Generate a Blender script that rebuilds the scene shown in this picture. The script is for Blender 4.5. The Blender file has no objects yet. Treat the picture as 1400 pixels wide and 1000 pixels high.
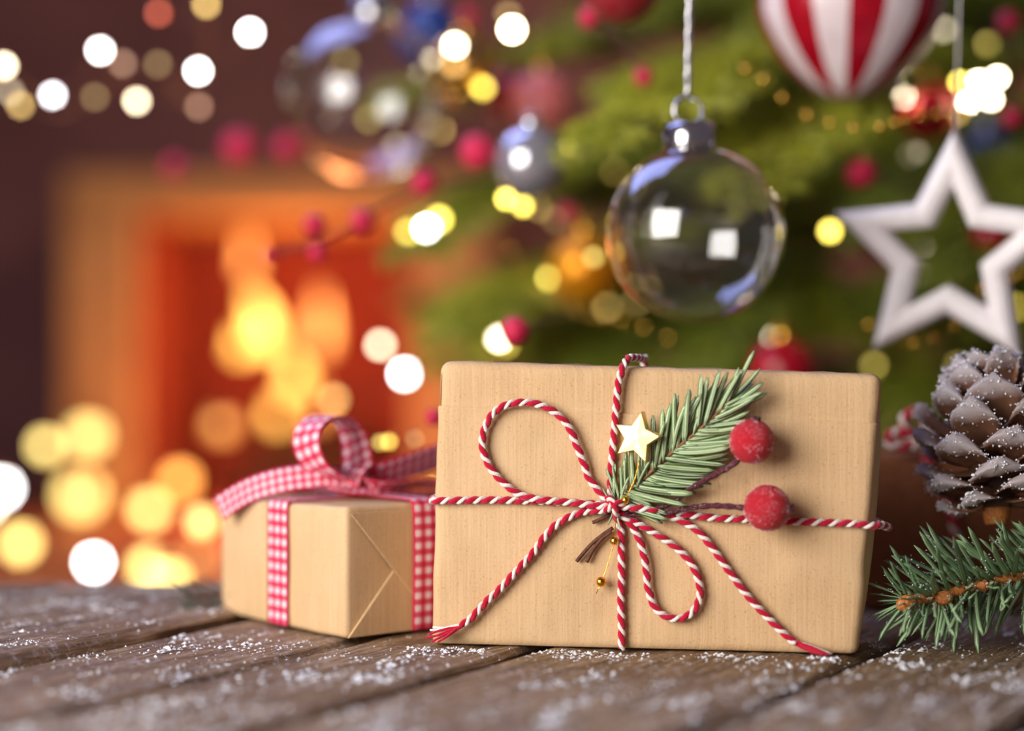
import bpy, math, random
import numpy as np
from mathutils import Vector, Matrix, noise

random.seed(7)
rng = np.random.default_rng(7)
SC = bpy.context.scene
COL = SC.collection

# ------------------------------------------------------------------ camera
F = 60.0 / 36.0 * 1400.0          # focal length in pixels of the 1400 px frame
CAMZ = 0.128                      # lens height above the table top (z = 0)
FOCUS = 0.772
cd = bpy.data.cameras.new('camera')
cam = bpy.data.objects.new('camera', cd); COL.objects.link(cam)
cam.location = (0, 0, CAMZ); cam.rotation_euler = (math.pi / 2, 0, 0)
cd.sensor_width = 36; cd.lens = 60; cd.clip_start = 0.01
cd.dof.use_dof = True; cd.dof.focus_distance = FOCUS; cd.dof.aperture_fstop = 1.9
SC.camera = cam

# ------------------------------------------------------------------ world, lights, exposure
w = bpy.data.worlds.new('room_ambience'); SC.world = w; w.use_nodes = True
w.node_tree.nodes['Background'].inputs[0].default_value = (0.62, 0.50, 0.56, 1)
w.node_tree.nodes['Background'].inputs[1].default_value = 0.15

def area(name, loc, target, sx, sy, power, col):
    l = bpy.data.lights.new(name, 'AREA'); l.shape = 'RECTANGLE'; l.size = sx; l.size_y = sy
    l.energy = power; l.color = col
    o = bpy.data.objects.new(name, l); COL.objects.link(o); o.location = loc
    o.rotation_euler = (Vector(target) - Vector(loc)).to_track_quat('-Z', 'Y').to_euler()
    return o
area('window_light', (-0.78, 0.02, 0.40), (0.06, 0.80, 0.08), 0.80, 0.75, 21.0, (1.0, 0.945, 0.89))
area('sky_light', (-0.55, 1.45, 1.25), (0.0, 0.80, 0.05), 0.7, 0.9, 9.0, (0.36, 0.42, 1.0))
l = bpy.data.lights.new('warm_fill', 'POINT'); l.energy = 52; l.color = (1.0, 0.62, 0.34); l.shadow_soft_size = 0.15  # added warm fill with no fixture, brightens the back wall and tree
o = bpy.data.objects.new('warm_fill', l); COL.objects.link(o); o.location = (1.1, 2.75, 1.5)

SC.view_settings.view_transform = 'Standard'; SC.view_settings.look = 'None'
SC.view_settings.gamma = 1.0; SC.view_settings.use_curve_mapping = False
SC.view_settings.exposure = 0.1

# ------------------------------------------------------------------ helpers
def P(x, y, Y):
    """point at depth Y seen at pixel (x, y) of the 1400x1000 frame"""
    return Vector(((x - 700) * Y / F, Y, CAMZ - (y - 500) * Y / F))
def ground(x, y, z=0.0):
    Y = (CAMZ - z) * F / (y - 500)
    return Vector(((x - 700) * Y / F, Y, z))

def thing(name, label, cat, loc=(0, 0, 0), group=None):
    o = bpy.data.objects.new(name, None); COL.objects.link(o); o.location = loc
    o.empty_display_size = 0.01
    o['label'] = label; o['category'] = cat
    if group: o['group'] = group
    return o
def mesh(name, verts, faces, mats, uvs=None, mi=None, smooth=True):
    me = bpy.data.meshes.new(name)
    me.from_pydata([tuple(v) for v in verts], [], faces)
    for m in (mats if isinstance(mats, (list, tuple)) else [mats]): me.materials.append(m)
    if uvs is not None:
        ul = me.uv_layers.new(name='UVMap')
        li = np.empty(len(me.loops), dtype=np.int32); me.loops.foreach_get('vertex_index', li)
        ul.data.foreach_set('uv', np.asarray(uvs, dtype=np.float32)[li].ravel())
    if mi is not None: me.polygons.foreach_set('material_index', np.asarray(mi, dtype=np.int32))
    me.polygons.foreach_set('use_smooth', [smooth] * len(me.polygons))
    me.update()
    return me
def put(name, me, parent=None, mat=None):
    """links one mesh; vertices are in world space, kept there under its parent"""
    o = bpy.data.objects.new(name, me); COL.objects.link(o)
    if parent is not None:
        o.parent = parent
        pm = world(parent)
        o.matrix_parent_inverse = pm.inverted()
    if mat is not None: o.matrix_basis = mat
    return o
def world(o):
    m = o.matrix_basis.copy()
    if o.parent is not None:
        m = world(o.parent) @ o.matrix_parent_inverse @ m
    return m
def tag(o, label, cat, group=None, kind=None):
    o['label'] = label; o['category'] = cat
    if group: o['group'] = group
    if kind: o['kind'] = kind
    return o

class MB:
    def __init__(s): s.v = []; s.f = []; s.uv = []; s.mi = []
    def add(s, v, f, uv=None, mi=0):
        b = len(s.v); s.v += [Vector(p) for p in v]
        s.uv += (list(uv) if uv is not None else [(0, 0)] * len(v))
        for q in f: s.f.append([b + i for i in q]); s.mi.append(mi)
    def build(s, name, mats, parent=None, smooth=True):
        return put(name, mesh(name, s.v, s.f, mats, s.uv, s.mi, smooth), parent)

def smooth_path(pts, step):
    """Catmull-Rom through pts, resampled at about step"""
    pts = [Vector(p) for p in pts]
    ext = [pts[0] * 2 - pts[1]] + pts + [pts[-1] * 2 - pts[-2]]
    fine = []
    for i in range(1, len(ext) - 2):
        p0, p1, p2, p3 = ext[i - 1:i + 3]
        n = max(4, int((p2 - p1).length / step * 2))
        for k in range(n):
            t = k / n
            fine.append(0.5 * ((2 * p1) + (p2 - p0) * t + (2 * p0 - 5 * p1 + 4 * p2 - p3) * t * t + (3 * p1 - p0 - 3 * p2 + p3) * t ** 3))
    fine.append(pts[-1])
    out = [fine[0]]; acc = 0
    for a, b in zip(fine, fine[1:]):
        acc += (b - a).length
        if acc >= step: out.append(b); acc = 0
    if (out[-1] - fine[-1]).length > step * 0.3: out.append(fine[-1])
    return out
def frames(path, up=Vector((0, -1, 0.01))):
    T = []
    for i in range(len(path)):
        t = path[min(i + 1, len(path) - 1)] - path[max(i - 1, 0)]
        T.append(t.normalized() if t.length > 1e-9 else Vector((1, 0, 0)))
    n = up - T[0] * up.dot(T[0])
    if n.length < 1e-4: n = T[0].orthogonal()
    n.normalize(); N = [n]
    for i in range(1, len(path)):
        n = N[-1] - T[i] * N[-1].dot(T[i])
        if n.length < 1e-6: n = T[i].orthogonal()
        N.append(n.normalized())
    return T, N, [t.cross(n) for t, n in zip(T, N)]
def tube(mb, path, r, sides=8, mi=0, cap=True, up=Vector((0, -1, 0.01))):
    path = [Vector(p) for p in path]
    T, N, B = frames(path, up)
    v = []; f = []; uv = []
    n = len(path)
    for i, p in enumerate(path):
        ri = r[i] if hasattr(r, '__len__') else r
        for k in range(sides):
            a = 2 * math.pi * k / sides
            v.append(p + (N[i] * math.cos(a) + B[i] * math.sin(a)) * ri); uv.append((k / sides, i / max(1, n - 1)))
    for i in range(n - 1):
        for k in range(sides):
            a, b = i * sides + k, i * sides + (k + 1) % sides
            f.append((a, b, b + sides, a + sides))
    if cap:
        f.append(tuple(range(sides))[::-1]); f.append(tuple((n - 1) * sides + k for k in range(sides)))
    mb.add(v, f, uv, mi)
def lathe(mb, prof, M=Matrix.Identity(4), sides=32, mi=0, mifun=None, bump=None):
    """prof: (r, z) pairs turned about local z"""
    v = []; f = []; uv = []; mis = []
    for j, (r, z) in enumerate(prof):
        for k in range(sides):
            a = 2 * math.pi * k / sides
            rr = r * (bump(a, j) if bump else 1)
            v.append(M @ Vector((rr * math.cos(a), rr * math.sin(a), z))); uv.append((k / sides, j / (len(prof) - 1)))
    b = len(mb.v)
    for j in range(len(prof) - 1):
        for k in range(sides):
            a_, b_ = j * sides + k, j * sides + (k + 1) % sides
            f.append((a_, b_, b_ + sides, a_ + sides)); mis.append(mifun(k, j) if mifun else mi)
    f.append(tuple(range(sides))[::-1]); mis.append(mis[0])
    f.append(tuple((len(prof) - 1) * sides + k for k in range(sides))); mis.append(mis[-1])
    mb.v += v; mb.uv += uv
    for q, m in zip(f, mis): mb.f.append([b + i for i in q]); mb.mi.append(m)
def sphere_prof(r, n=18, top=1.0):
    return [(max(1e-5, r * math.sin(math.pi * i / n)), -r * math.cos(math.pi * i / n)) for i in range(n + 1)]
def prism(mb, poly, M, h, mi=0, bev=0.0):
    """extrudes a 2D outline (local xy) along local z from 0 to h, with an optional chamfer"""
    n = len(poly); c = Vector((sum(p[0] for p in poly) / n, sum(p[1] for p in poly) / n, 0))
    rings = [(0, 0)] if not bev else [(bev, 0), (0, bev)]
    rings += [(0, h)] if not bev else [(0, h - bev), (bev, h)]
    v = []; f = []
    for ins, z in rings:
        for p in poly:
            q = Vector((p[0], p[1], 0)); d = q - c
            q = c + d * (1 - ins / max(d.length, 1e-6)); q.z = z
            v.append(M @ q)
    R = len(rings)
    for j in range(R - 1):
        for k in range(n):
            a, b = j * n + k, j * n + (k + 1) % n
            f.append((a, b, b + n, a + n))
    f.append(tuple(range(n))[::-1]); f.append(tuple((R - 1) * n + k for k in range(n)))
    mb.add(v, f, None, mi)
def boxmesh(mb, x0, x1, y0, y1, z0, z1, M=Matrix.Identity(4), mi=0):
    v = [M @ Vector((x, y, z)) for x in (x0, x1) for y in (y0, y1) for z in (z0, z1)]
    mb.add(v, [(0, 1, 3, 2), (4, 6, 7, 5), (0, 4, 5, 1), (2, 3, 7, 6), (0, 2, 6, 4), (1, 5, 7, 3)], None, mi)
def rounded_box(sx, sy, sz, r, nx, ny, nz, arc=4, zextra=()):
    """grid box from 0..sx, 0..sy, 0..sz with rounded edges; returns verts, faces"""
    def axis(s, n):
        a = [r * (1 - math.cos(math.pi / 2 * i / arc)) for i in range(arc)]
        m = [r + (s - 2 * r) * i / n for i in range(n + 1)]
        return a + m + [s - q for q in reversed(a)]
    ax, ay, az = axis(sx, nx), axis(sy, ny), sorted(axis(sz, nz) + list(zextra))
    idx = {}; V = []; Fs = []
    def vid(i, j, k):
        if (i, j, k) not in idx:
            p = Vector((ax[i], ay[j], az[k]))
            c = Vector((min(max(p.x, r), sx - r), min(max(p.y, r), sy - r), min(max(p.z, r), sz - r)))
            d = p - c
            outs = sum(1 for q in d if abs(q) > 1e-9)
            if d.length > 1e-9: p = c + d.normalized() * r
            elif outs == 0: pass
            idx[(i, j, k)] = len(V); V.append(p)
        return idx[(i, j, k)]
    I, J, K = len(ax) - 1, len(ay) - 1, len(az) - 1
    for i in range(I):
        for k in range(K):
            Fs.append((vid(i, 0, k), vid(i + 1, 0, k), vid(i + 1, 0, k + 1), vid(i, 0, k + 1)))
            Fs.append((vid(i, J, k), vid(i, J, k + 1), vid(i + 1, J, k + 1), vid(i + 1, J, k)))
    for j in range(J):
        for k in range(K):
            Fs.append((vid(0, j, k), vid(0, j, k + 1), vid(0, j + 1, k + 1), vid(0, j + 1, k)))
            Fs.append((vid(I, j, k), vid(I, j + 1, k), vid(I, j + 1, k + 1), vid(I, j, k + 1)))
    for i in range(I):
        for j in range(J):
            Fs.append((vid(i, j, 0), vid(i, j + 1, 0), vid(i + 1, j + 1, 0), vid(i + 1, j, 0)))
            Fs.append((vid(i, j, K), vid(i + 1, j, K), vid(i + 1, j + 1, K), vid(i, j + 1, K)))
    return V, Fs

# ------------------------------------------------------------------ materials
def lin(r, g, b):
    return tuple((c / 255 / 12.92 if c / 255 < 0.04045 else ((c / 255 + 0.055) / 1.055) ** 2.4) for c in (r, g, b)) + (1,)
class NT:
    def __init__(s, name):
        s.m = bpy.data.materials.new(name); s.m.use_nodes = True
        s.t = s.m.node_tree; s.b = s.t.nodes['Principled BSDF']
    def n(s, t, **kw):
        o = s.t.nodes.new(t)
        for k, v in kw.items(): setattr(o, k, v)
        return o
    def l(s, a, b): s.t.links.new(a, b)
    def math(s, op, a, b=None):
        o = s.n('ShaderNodeMath', operation=op)
        for i, q in enumerate((a, b)):
            if q is None: continue
            if isinstance(q, (int, float)): o.inputs[i].default_value = q
            else: s.l(q, o.inputs[i])
        return o.outputs[0]
    def mix(s, fac, a, b):
        o = s.n('ShaderNodeMix', data_type='RGBA')
        for i, q in ((0, fac), (6, a), (7, b)):
            if isinstance(q, (int, float, tuple)): o.inputs[i].default_value = q
            else: s.l(q, o.inputs[i])
        return o.outputs[2]
    def coord(s, scale=(1, 1, 1), out='Object', rot=(0, 0, 0)):
        c = s.n('ShaderNodeTexCoord'); m = s.n('ShaderNodeMapping')
        m.inputs['Scale'].default_value = scale; m.inputs['Rotation'].default_value = rot
        s.l(c.outputs[out], m.inputs[0]); return m.outputs[0]
    def noise(s, vec, scale, detail=4, rough=0.55):
        o = s.n('ShaderNodeTexNoise'); o.inputs['Scale'].default_value = scale
        o.inputs['Detail'].default_value = detail; o.inputs['Roughness'].default_value = rough
        s.l(vec, o.inputs['Vector']); return o.outputs['Fac']
    def ramp(s, fac, stops):
        o = s.n('ShaderNodeValToRGB'); e = o.color_ramp.elements
        while len(e) < len(stops): e.new(0.5)
        for q, (p, c) in zip(e, stops): q.position = p; q.color = c if len(c) == 4 else (*c, 1)
        s.l(fac, o.inputs[0]); return o.outputs[0]
    def bump(s, h, strength=0.3, dist=0.001):
        o = s.n('ShaderNodeBump'); o.inputs['Strength'].default_value = strength; o.inputs['Distance'].default_value = dist
        s.l(h, o.inputs['Height']); s.l(o.outputs[0], s.b.inputs['Normal'])
    def base(s, c):
        if isinstance(c, tuple): s.b.inputs['Base Color'].default_value = c
        else: s.l(c, s.b.inputs['Base Color'])
    def set(s, **kw):
        for k, v in kw.items(): s.b.inputs[k.replace('_', ' ')].default_value = v
        return s

def simple(name, c1, c2=None, scale=60, rough=0.6, metal=0.0, bump=0.0, dist=0.001, **kw):
    t = NT(name); v = t.coord()
    n = t.noise(v, scale)
    c2 = c2 or tuple(x * 0.75 for x in c1[:3]) + (1,)
    t.base(t.ramp(n, [(0.3, c2), (0.7, c1)]))
    t.set(Roughness=rough, Metallic=metal, **kw)
    if bump: t.bump(n, bump, dist)
    return t.m
def emit(name, col, strength):
    t = NT(name); t.base((0.9, 0.8, 0.6, 1)); t.set(Roughness=0.3)
    t.b.inputs['Emission Color'].default_value = (*col, 1); t.b.inputs['Emission Strength'].default_value = strength
    return t.m

def kraft(name, axis, c=(1, 1, 1)):
    t = NT(name)
    if axis == 'uv':
        tc = t.n('ShaderNodeTexCoord'); vec = tc.outputs['UV']
    else:
        vec = t.coord()
    mp = t.n('ShaderNodeMapping'); mp.inputs['Scale'].default_value = (1, 0.022, 1); mp.inputs['Location'].default_value = (0.13, 0.29, 0.371); t.l(vec, mp.inputs[0])
    rib = t.noise(mp.outputs[0], 760, 2)
    ov_ = t.coord(); spk = t.noise(ov_, 900, 4, 0.7)
    big = t.noise(ov_, 28, 3)
    col = t.ramp(rib, [(0.25, lin(200, 164, 121)), (0.75, lin(216, 181, 137))])
    col = t.mix(t.ramp(spk, [(0.56, (0, 0, 0)), (0.72, (0.6, 0.6, 0.6))]), col, lin(150, 110, 72))
    col = t.mix(t.ramp(big, [(0.4, (0, 0, 0)), (0.75, (0.30, 0.30, 0.30))]), col, lin(226, 197, 158))
    t.base(col); t.set(Roughness=0.68); t.b.inputs['Specular IOR Level'].default_value = 0.3
    h = t.math('ADD', t.math('MULTIPLY', rib, 0.8), t.math('MULTIPLY', spk, 0.9))
    t.bump(h, 0.35, 0.0006)
    return t.m
M_KRAFT = kraft('kraft_paper', 'uv')
M_KRAFT2 = M_KRAFT

def fuzzy(name, c1, c2):
    t = NT(name); v = t.coord(); n = t.noise(v, 1400, 3)
    t.base(t.ramp(n, [(0.3, c2), (0.7, c1)])); t.set(Roughness=0.9)
    t.b.inputs['Sheen Weight'].default_value = 0.35
    t.b.inputs['Specular IOR Level'].default_value = 0.15
    t.bump(n, 0.5, 0.0006); return t.m
M_TW_RED = fuzzy('twine_red', lin(205, 16, 62), lin(165, 6, 38))
M_TW_WHITE = fuzzy('twine_white', lin(246, 238, 232), lin(220, 206, 200))

def gingham():
    t = NT('gingham_ribbon'); tc = t.n('ShaderNodeTexCoord'); s = t.n('ShaderNodeSeparateXYZ')
    t.l(tc.outputs['UV'], s.inputs[0])
    u, v = s.outputs[0], s.outputs[1]
    su = t.math('LESS_THAN', t.math('FRACT', t.math('ADD', t.math('MULTIPLY', u, 3.0), 0.25)), 0.5)
    sv = t.math('LESS_THAN', t.math('FRACT', t.math('MULTIPLY', v, 3.0)), 0.5)
    cnt = t.math('ADD', su, sv)
    edge = t.math('GREATER_THAN', t.math('ABSOLUTE', t.math('SUBTRACT', u, 0.5)), 0.455)
    cnt = t.math('MAXIMUM', cnt, t.math('MULTIPLY', edge, 2.0))
    col = t.ramp(t.math('MULTIPLY', cnt, 0.5), [(0.0, lin(238, 226, 232)), (0.5, lin(216, 84, 118)), (1.0, lin(196, 12, 52))])
    t.base(col); t.set(Roughness=0.55)
    t.bump(t.noise(t.coord(), 3000, 2), 0.2, 0.0003)
    return t.m
M_GING = gingham()

def wood():
    t = NT('weathered_wood'); a = math.radians(0)
    uvo = t.n('ShaderNodeMapping'); uvo.inputs['Location'].default_value = (0.1, 0.2, 0.337)
    t.l(t.n('ShaderNodeTexCoord').outputs['UV'], uvo.inputs[0]); v = uvo.outputs[0]       # u across, v along, in metres
    mp = t.n('ShaderNodeMapping'); mp.inputs['Scale'].default_value = (1, 0.08, 1); t.l(v, mp.inputs[0])
    g = t.noise(mp.outputs[0], 420, 6, 0.65)
    b = t.noise(v, 16, 4)
    col = t.ramp(g, [(0.30, lin(56, 40, 30)), (0.5, lin(140, 112, 80)), (0.72, lin(206, 178, 142))])
    col = t.mix(t.ramp(b, [(0.35, (0, 0, 0)), (0.7, (0.55, 0.55, 0.55))]), col, lin(112, 82, 48))
    fr = t.noise(v, 260, 5, 0.7)
    frb = t.noise(v, 24, 3)
    frost = t.math('MULTIPLY', t.ramp(fr, [(0.52, (0, 0, 0)), (0.66, (1, 1, 1))]), t.ramp(frb, [(0.38, (0.1, 0.1, 0.1)), (0.62, (0.7, 0.7, 0.7))]))
    col = t.mix(frost, col, lin(205, 200, 206))
    t.base(col); t.set(Roughness=0.62)
    g2 = t.noise(mp.outputs[0], 130, 5, 0.6)
    t.bump(t.math('ADD', g, g2), 0.9, 0.0022)
    return t.m
M_WOOD = wood()
M_SNOW = simple('artificial_snow', lin(240, 242, 248), lin(215, 218, 230), 300, 0.5)
M_SNOW.node_tree.nodes['Principled BSDF'].inputs['Subsurface Weight'].default_value = 0.0

def needle_mat(name, dark, mid, stripe, sw=0.5, frost=0.0):
    """UV u runs across the needle, v along it: two pale bands beside a green midrib"""
    t = NT(name); tc = t.n('ShaderNodeTexCoord'); s = t.n('ShaderNodeSeparateXYZ'); t.l(tc.outputs['UV'], s.inputs[0])
    d = t.math('ABSOLUTE', t.math('SUBTRACT', s.outputs[0], 0.5))
    band = t.ramp(d, [(0.06, (0, 0, 0)), (0.12, (sw,) * 3), (0.28, (sw,) * 3), (0.36, (0, 0, 0))])
    oi = t.n('ShaderNodeObjectInfo')
    basec = t.mix(oi.outputs['Random'], dark, mid)
    col = t.mix(band, basec, stripe)
    if frost:
        n = t.noise(t.coord(), 900, 4, 0.7)
        col = t.mix(t.ramp(n, [(0.56, (0, 0, 0)), (0.70, (frost,) * 3)]), col, lin(225, 232, 230))
    t.base(col); t.set(Roughness=0.42)
    return t.m
M_FIR = needle_mat('fir_needle', lin(62, 100, 42), lin(122, 150, 78), lin(206, 224, 186), 0.85)
M_SPRUCE = needle_mat('spruce_needle', lin(84, 128, 78), lin(142, 178, 120), lin(186, 210, 172), 0.5, 0.7)
M_TWIG = simple('fir_twig', lin(168, 118, 72), lin(112, 72, 42), 500, 0.8, bump=0.5, dist=0.0008)
M_TWIGD = simple('dark_twig', lin(120, 72, 48), lin(74, 42, 30), 500, 0.8, bump=0.4, dist=0.0008)
M_BUD = simple('spruce_bud', lin(205, 128, 60), lin(150, 84, 36), 700, 0.7, bump=0.8, dist=0.001)

def frosted(name, c1, c2, grain, amount, fr):
    t = NT(name); v = t.coord()
    n = t.noise(v, grain, 3, 0.6); b = t.noise(v, 60, 3)
    col = t.mix(b, c1, c2)
    fac = t.math('MULTIPLY', t.ramp(n, [(0.57, (0, 0, 0)), (0.66, (amount,) * 3)]), t.ramp(b, [(0.3, (0.35,) * 3), (0.7, (1, 1, 1))]))
    lw = t.n('ShaderNodeLayerWeight'); lw.inputs[0].default_value = 0.35
    fac = t.math('ADD', fac, t.math('MULTIPLY', t.math('MULTIPLY', lw.outputs['Facing'], lw.outputs['Facing']), fr))
    fac = t.math('MINIMUM', fac, 1.0)
    t.base(t.mix(fac, col, lin(236, 200, 214))); t.set(Roughness=0.45)
    t.bump(n, 0.9, 0.0012)
    return t.m
M_BERRY = frosted('sugared_berry', lin(218, 6, 40), lin(176, 2, 29), 1700, 0.30, 0.08)
M_BERRYSTEM = frosted('sugared_stem', lin(104, 24, 48), lin(58, 14, 30), 1500, 0.7, 0.05)
M_GOLD = simple('brushed_gold', lin(246, 224, 164), lin(230, 200, 130), 400, 0.46, 0.9)
M_GOLDB = simple('bright_gold', lin(255, 205, 90), lin(245, 180, 60), 100, 0.12, 1.0)
M_SILVER = simple('silver', lin(225, 225, 230), lin(205, 205, 212), 100, 0.15, 1.0)
M_CONE = frosted('cone_scale', lin(150, 96, 66), lin(104, 62, 46), 900, 0.75, 0.0)
def conemat():
    t = NT('frosted_cone_scale'); tc = t.n('ShaderNodeTexCoord'); s = t.n('ShaderNodeSeparateXYZ'); t.l(tc.outputs['UV'], s.inputs[0])
    v = t.coord(); n = t.noise(v, 700, 4, 0.65); b = t.noise(v, 90, 3)
    col = t.mix(b, lin(104, 62, 42), lin(176, 118, 80))
    ed = t.math('MULTIPLY', t.math('ABSOLUTE', t.math('SUBTRACT', s.outputs[0], 0.5)), 2.0)
    tip = t.ramp(t.math('MAXIMUM', s.outputs[1], t.math('MULTIPLY', ed, t.math('MULTIPLY', s.outputs[1], 1.15))), [(0.72, (0, 0, 0)), (0.97, (1, 1, 1))])
    fac = t.math('ADD', t.math('MULTIPLY', tip, t.ramp(n, [(0.36, (0.1,) * 3), (0.52, (1, 1, 1))])), t.math('MULTIPLY', t.ramp(n, [(0.56, (0, 0, 0)), (0.68, (0.6,) * 3)]), 0.45))
    t.base(t.mix(t.math('MINIMUM', fac, 1.0), col, lin(226, 222, 228))); t.set(Roughness=0.6)
    t.bump(n, 0.7, 0.0014)
    return t.m
M_CONE = conemat()
def glass(name):
    t = NT(name); t.base((0.985, 0.99, 0.99, 1)); t.set(Roughness=0.0, IOR=1.62)
    t.b.inputs['Transmission Weight'].default_value = 1.0
    return t.m
M_GLASS = glass('clear_glass')
M_WALL = simple('wall_plaster', lin(140, 94, 96), lin(120, 78, 84), 4, 0.85, bump=0.2, dist=0.004)
M_FLOOR = simple('floor_boards', lin(120, 74, 50), lin(86, 52, 36), 9, 0.6)
M_SURR = simple('fireplace_stone', lin(210, 172, 110), lin(184, 146, 90), 14, 0.7, bump=0.3, dist=0.004)
M_FIREBOX = simple('firebox_brick', lin(148, 62, 46), lin(118, 48, 38), 18, 0.9, bump=0.4, dist=0.006)
M_HEARTH = simple('hearth_tile', lin(196, 116, 84), lin(160, 88, 66), 16, 0.55)
M_LOG = simple('firewood', lin(92, 58, 38), lin(44, 28, 22), 40, 0.9, bump=0.6, dist=0.006)
M_BARK = simple('tree_bark', lin(96, 68, 48), lin(60, 42, 30), 60, 0.9, bump=0.5, dist=0.004)
M_WIRE = simple('copper_wire', lin(170, 110, 70), lin(140, 86, 52), 80, 0.35, 0.9)
M_GREENWIRE = simple('dark_green_wire', lin(24, 40, 22), lin(16, 28, 16), 80, 0.6)
M_PAINT = simple('whitewashed_wood', lin(252, 248, 248), lin(236, 228, 232), 90, 0.6, bump=0.25, dist=0.001)

# ------------------------------------------------------------------ setting: wall, floor
mb = MB(); boxmesh(mb, -4.5, 4.5, 3.95, 4.05, -0.75, 2.2)
o = mb.build('wall_back', M_WALL, smooth=False); o['kind'] = 'structure'; o['label'] = 'dim plum brown plaster wall behind the fireplace'
mb = MB(); boxmesh(mb, -4.5, 4.5, -1.0, 3.95, -0.80, -0.75)
o = mb.build('floor', M_FLOOR, smooth=False); o['kind'] = 'structure'; o['label'] = 'dark brown wooden floor of the room'

# ------------------------------------------------------------------ fireplace
FY = 3.4
def fx(x): return (x - 700) * FY / F
def fz(y): return CAMZ - (y - 500) * FY / F
fp = thing('fireplace', 'tan stone fireplace with a low raised hearth and red brick firebox', 'fireplace', (fx(375), FY, -0.75))
HZ = -0.17
def part(name, dims, m, parent, bevel=True):
    mb = MB(); boxmesh(mb, *dims); o = mb.build(name, m, parent, smooth=False)
    if bevel:
        md = o.modifiers.new('soft_edge', 'BEVEL'); md.width = 0.006; md.segments = 2
    return o
xl, xr, zt = fx(188), fx(562), fz(292)
part('jamb', (fx(86), xl, FY, 3.943, HZ, zt), M_SURR, fp)
part('jamb', (xr, fx(664), FY, 3.943, HZ, zt), M_SURR, fp)
part('lintel', (fx(86), fx(664), FY, 3.943, zt, fz(236)), M_SURR, fp)
part('firebox_back', (xl, xr, 3.84, 3.94, HZ, zt), M_FIREBOX, fp)
part('firebox_side', (xl, xl + 0.02, FY + 0.03, 3.84, HZ, zt), M_FIREBOX, fp)
part('firebox_side', (xr - 0.02, xr, FY + 0.03, 3.84, HZ, zt), M_FIREBOX, fp)
part('hearth', (-1.75, -0.06, 2.15, 3.943, -0.75, HZ), M_HEARTH, fp)
# burning logs and the flames over them
def log(p, q, r, label):
    mb = MB(); path = [p.lerp(q, i / 8) for i in range(9)]
    path = [c + Vector((0, 0, 0.006 * math.sin(5 * i))) for i, c in enumerate(path)]
    tube(mb, path, [r * (1 + 0.08 * math.sin(3.1 * i)) for i in range(9)], 12)
    o = put('firewood_log', mesh('firewood_log', [v - p for v in mb.v], mb.f, M_LOG), None, Matrix.Translation(p))
    return tag(o, label, 'log', 'logs burning in the firebox')
fy = 3.60
log(Vector((fx(300), fy - 0.02, HZ + 0.052)), Vector((fx(505), fy - 0.04, HZ + 0.052)), 0.045, 'charred log lying at the front under the flames')
log(Vector((fx(318), fy + 0.10, HZ + 0.052)), Vector((fx(500), fy + 0.09, HZ + 0.052)), 0.042, 'charred log lying at the rear of the firebox')
log(Vector((fx(335), fy + 0.01, HZ + 0.142)), Vector((fx(478), fy + 0.07, HZ + 0.142)), 0.038, 'short charred log resting across two other logs')
def flame_mat(name, c, s):
    return emit(name, c, s)
M_FL_Y = emit('flame_yellow', (1.0, 0.55, 0.08), 3.6)
M_FL_O = emit('flame_orange', (1.0, 0.38, 0.06), 2.2)
fire = thing('fire', 'orange and yellow flames burning over the logs in the fireplace', 'fire', (fx(395), fy + 0.03, HZ + 0.16))
for (x, yb, yt, wpx, m, lean) in [(362, 478, 395, 36, M_FL_Y, -22), (338, 372, 318, 18, M_FL_O, 4), (438, 480, 392, 20, M_FL_O, 2),
                                  (402, 535, 488, 28, M_FL_Y, 8), (326, 486, 452, 22, M_FL_Y, 0), (300, 592, 570, 26, M_FL_O, 0),
                                  (380, 580, 550, 22, M_FL_Y, -4), (432, 575, 530, 16, M_FL_O, 6)]:
    mb = MB(); sc = FY * 1.06 / F
    h = (yb - yt) * sc; r = wpx * sc / 2
    base = Vector(((x - 700) * sc, fy + 0.03 + random.uniform(-0.05, 0.05), CAMZ - (yb - 500) * sc))
    path = [base + Vector((lean * sc * t * 0.6 + r * 0.35 * math.sin(5 * t) * t, 0, h * t)) for t in [i / 10 for i in range(11)]]
    rad = [max(0.001, r * (math.sin(math.pi * min(1, (0.22 + 0.78 * t) ** 0.8)) ** 0.9)) for t in [i / 10 for i in range(11)]]
    tube(mb, path, rad, 12)
    mb.build('flame', m, fire)
l = bpy.data.lights.new('fire_glow', 'POINT'); l.energy = 4.2; l.color = (1.0, 0.36, 0.12); l.shadow_soft_size = 0.10
o = bpy.data.objects.new('fire_glow', l); COL.objects.link(o); o.location = (fx(395), fy - 0.10, HZ + 0.42)
l = bpy.data.lights.new('ember_glow', 'POINT'); l.energy = 6.5; l.color = (1.0, 0.30, 0.12); l.shadow_soft_size = 0.08
o = bpy.data.objects.new('ember_glow', l); COL.objects.link(o); o.location = (fx(395), FY - 0.22, HZ + 0.22)

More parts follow.
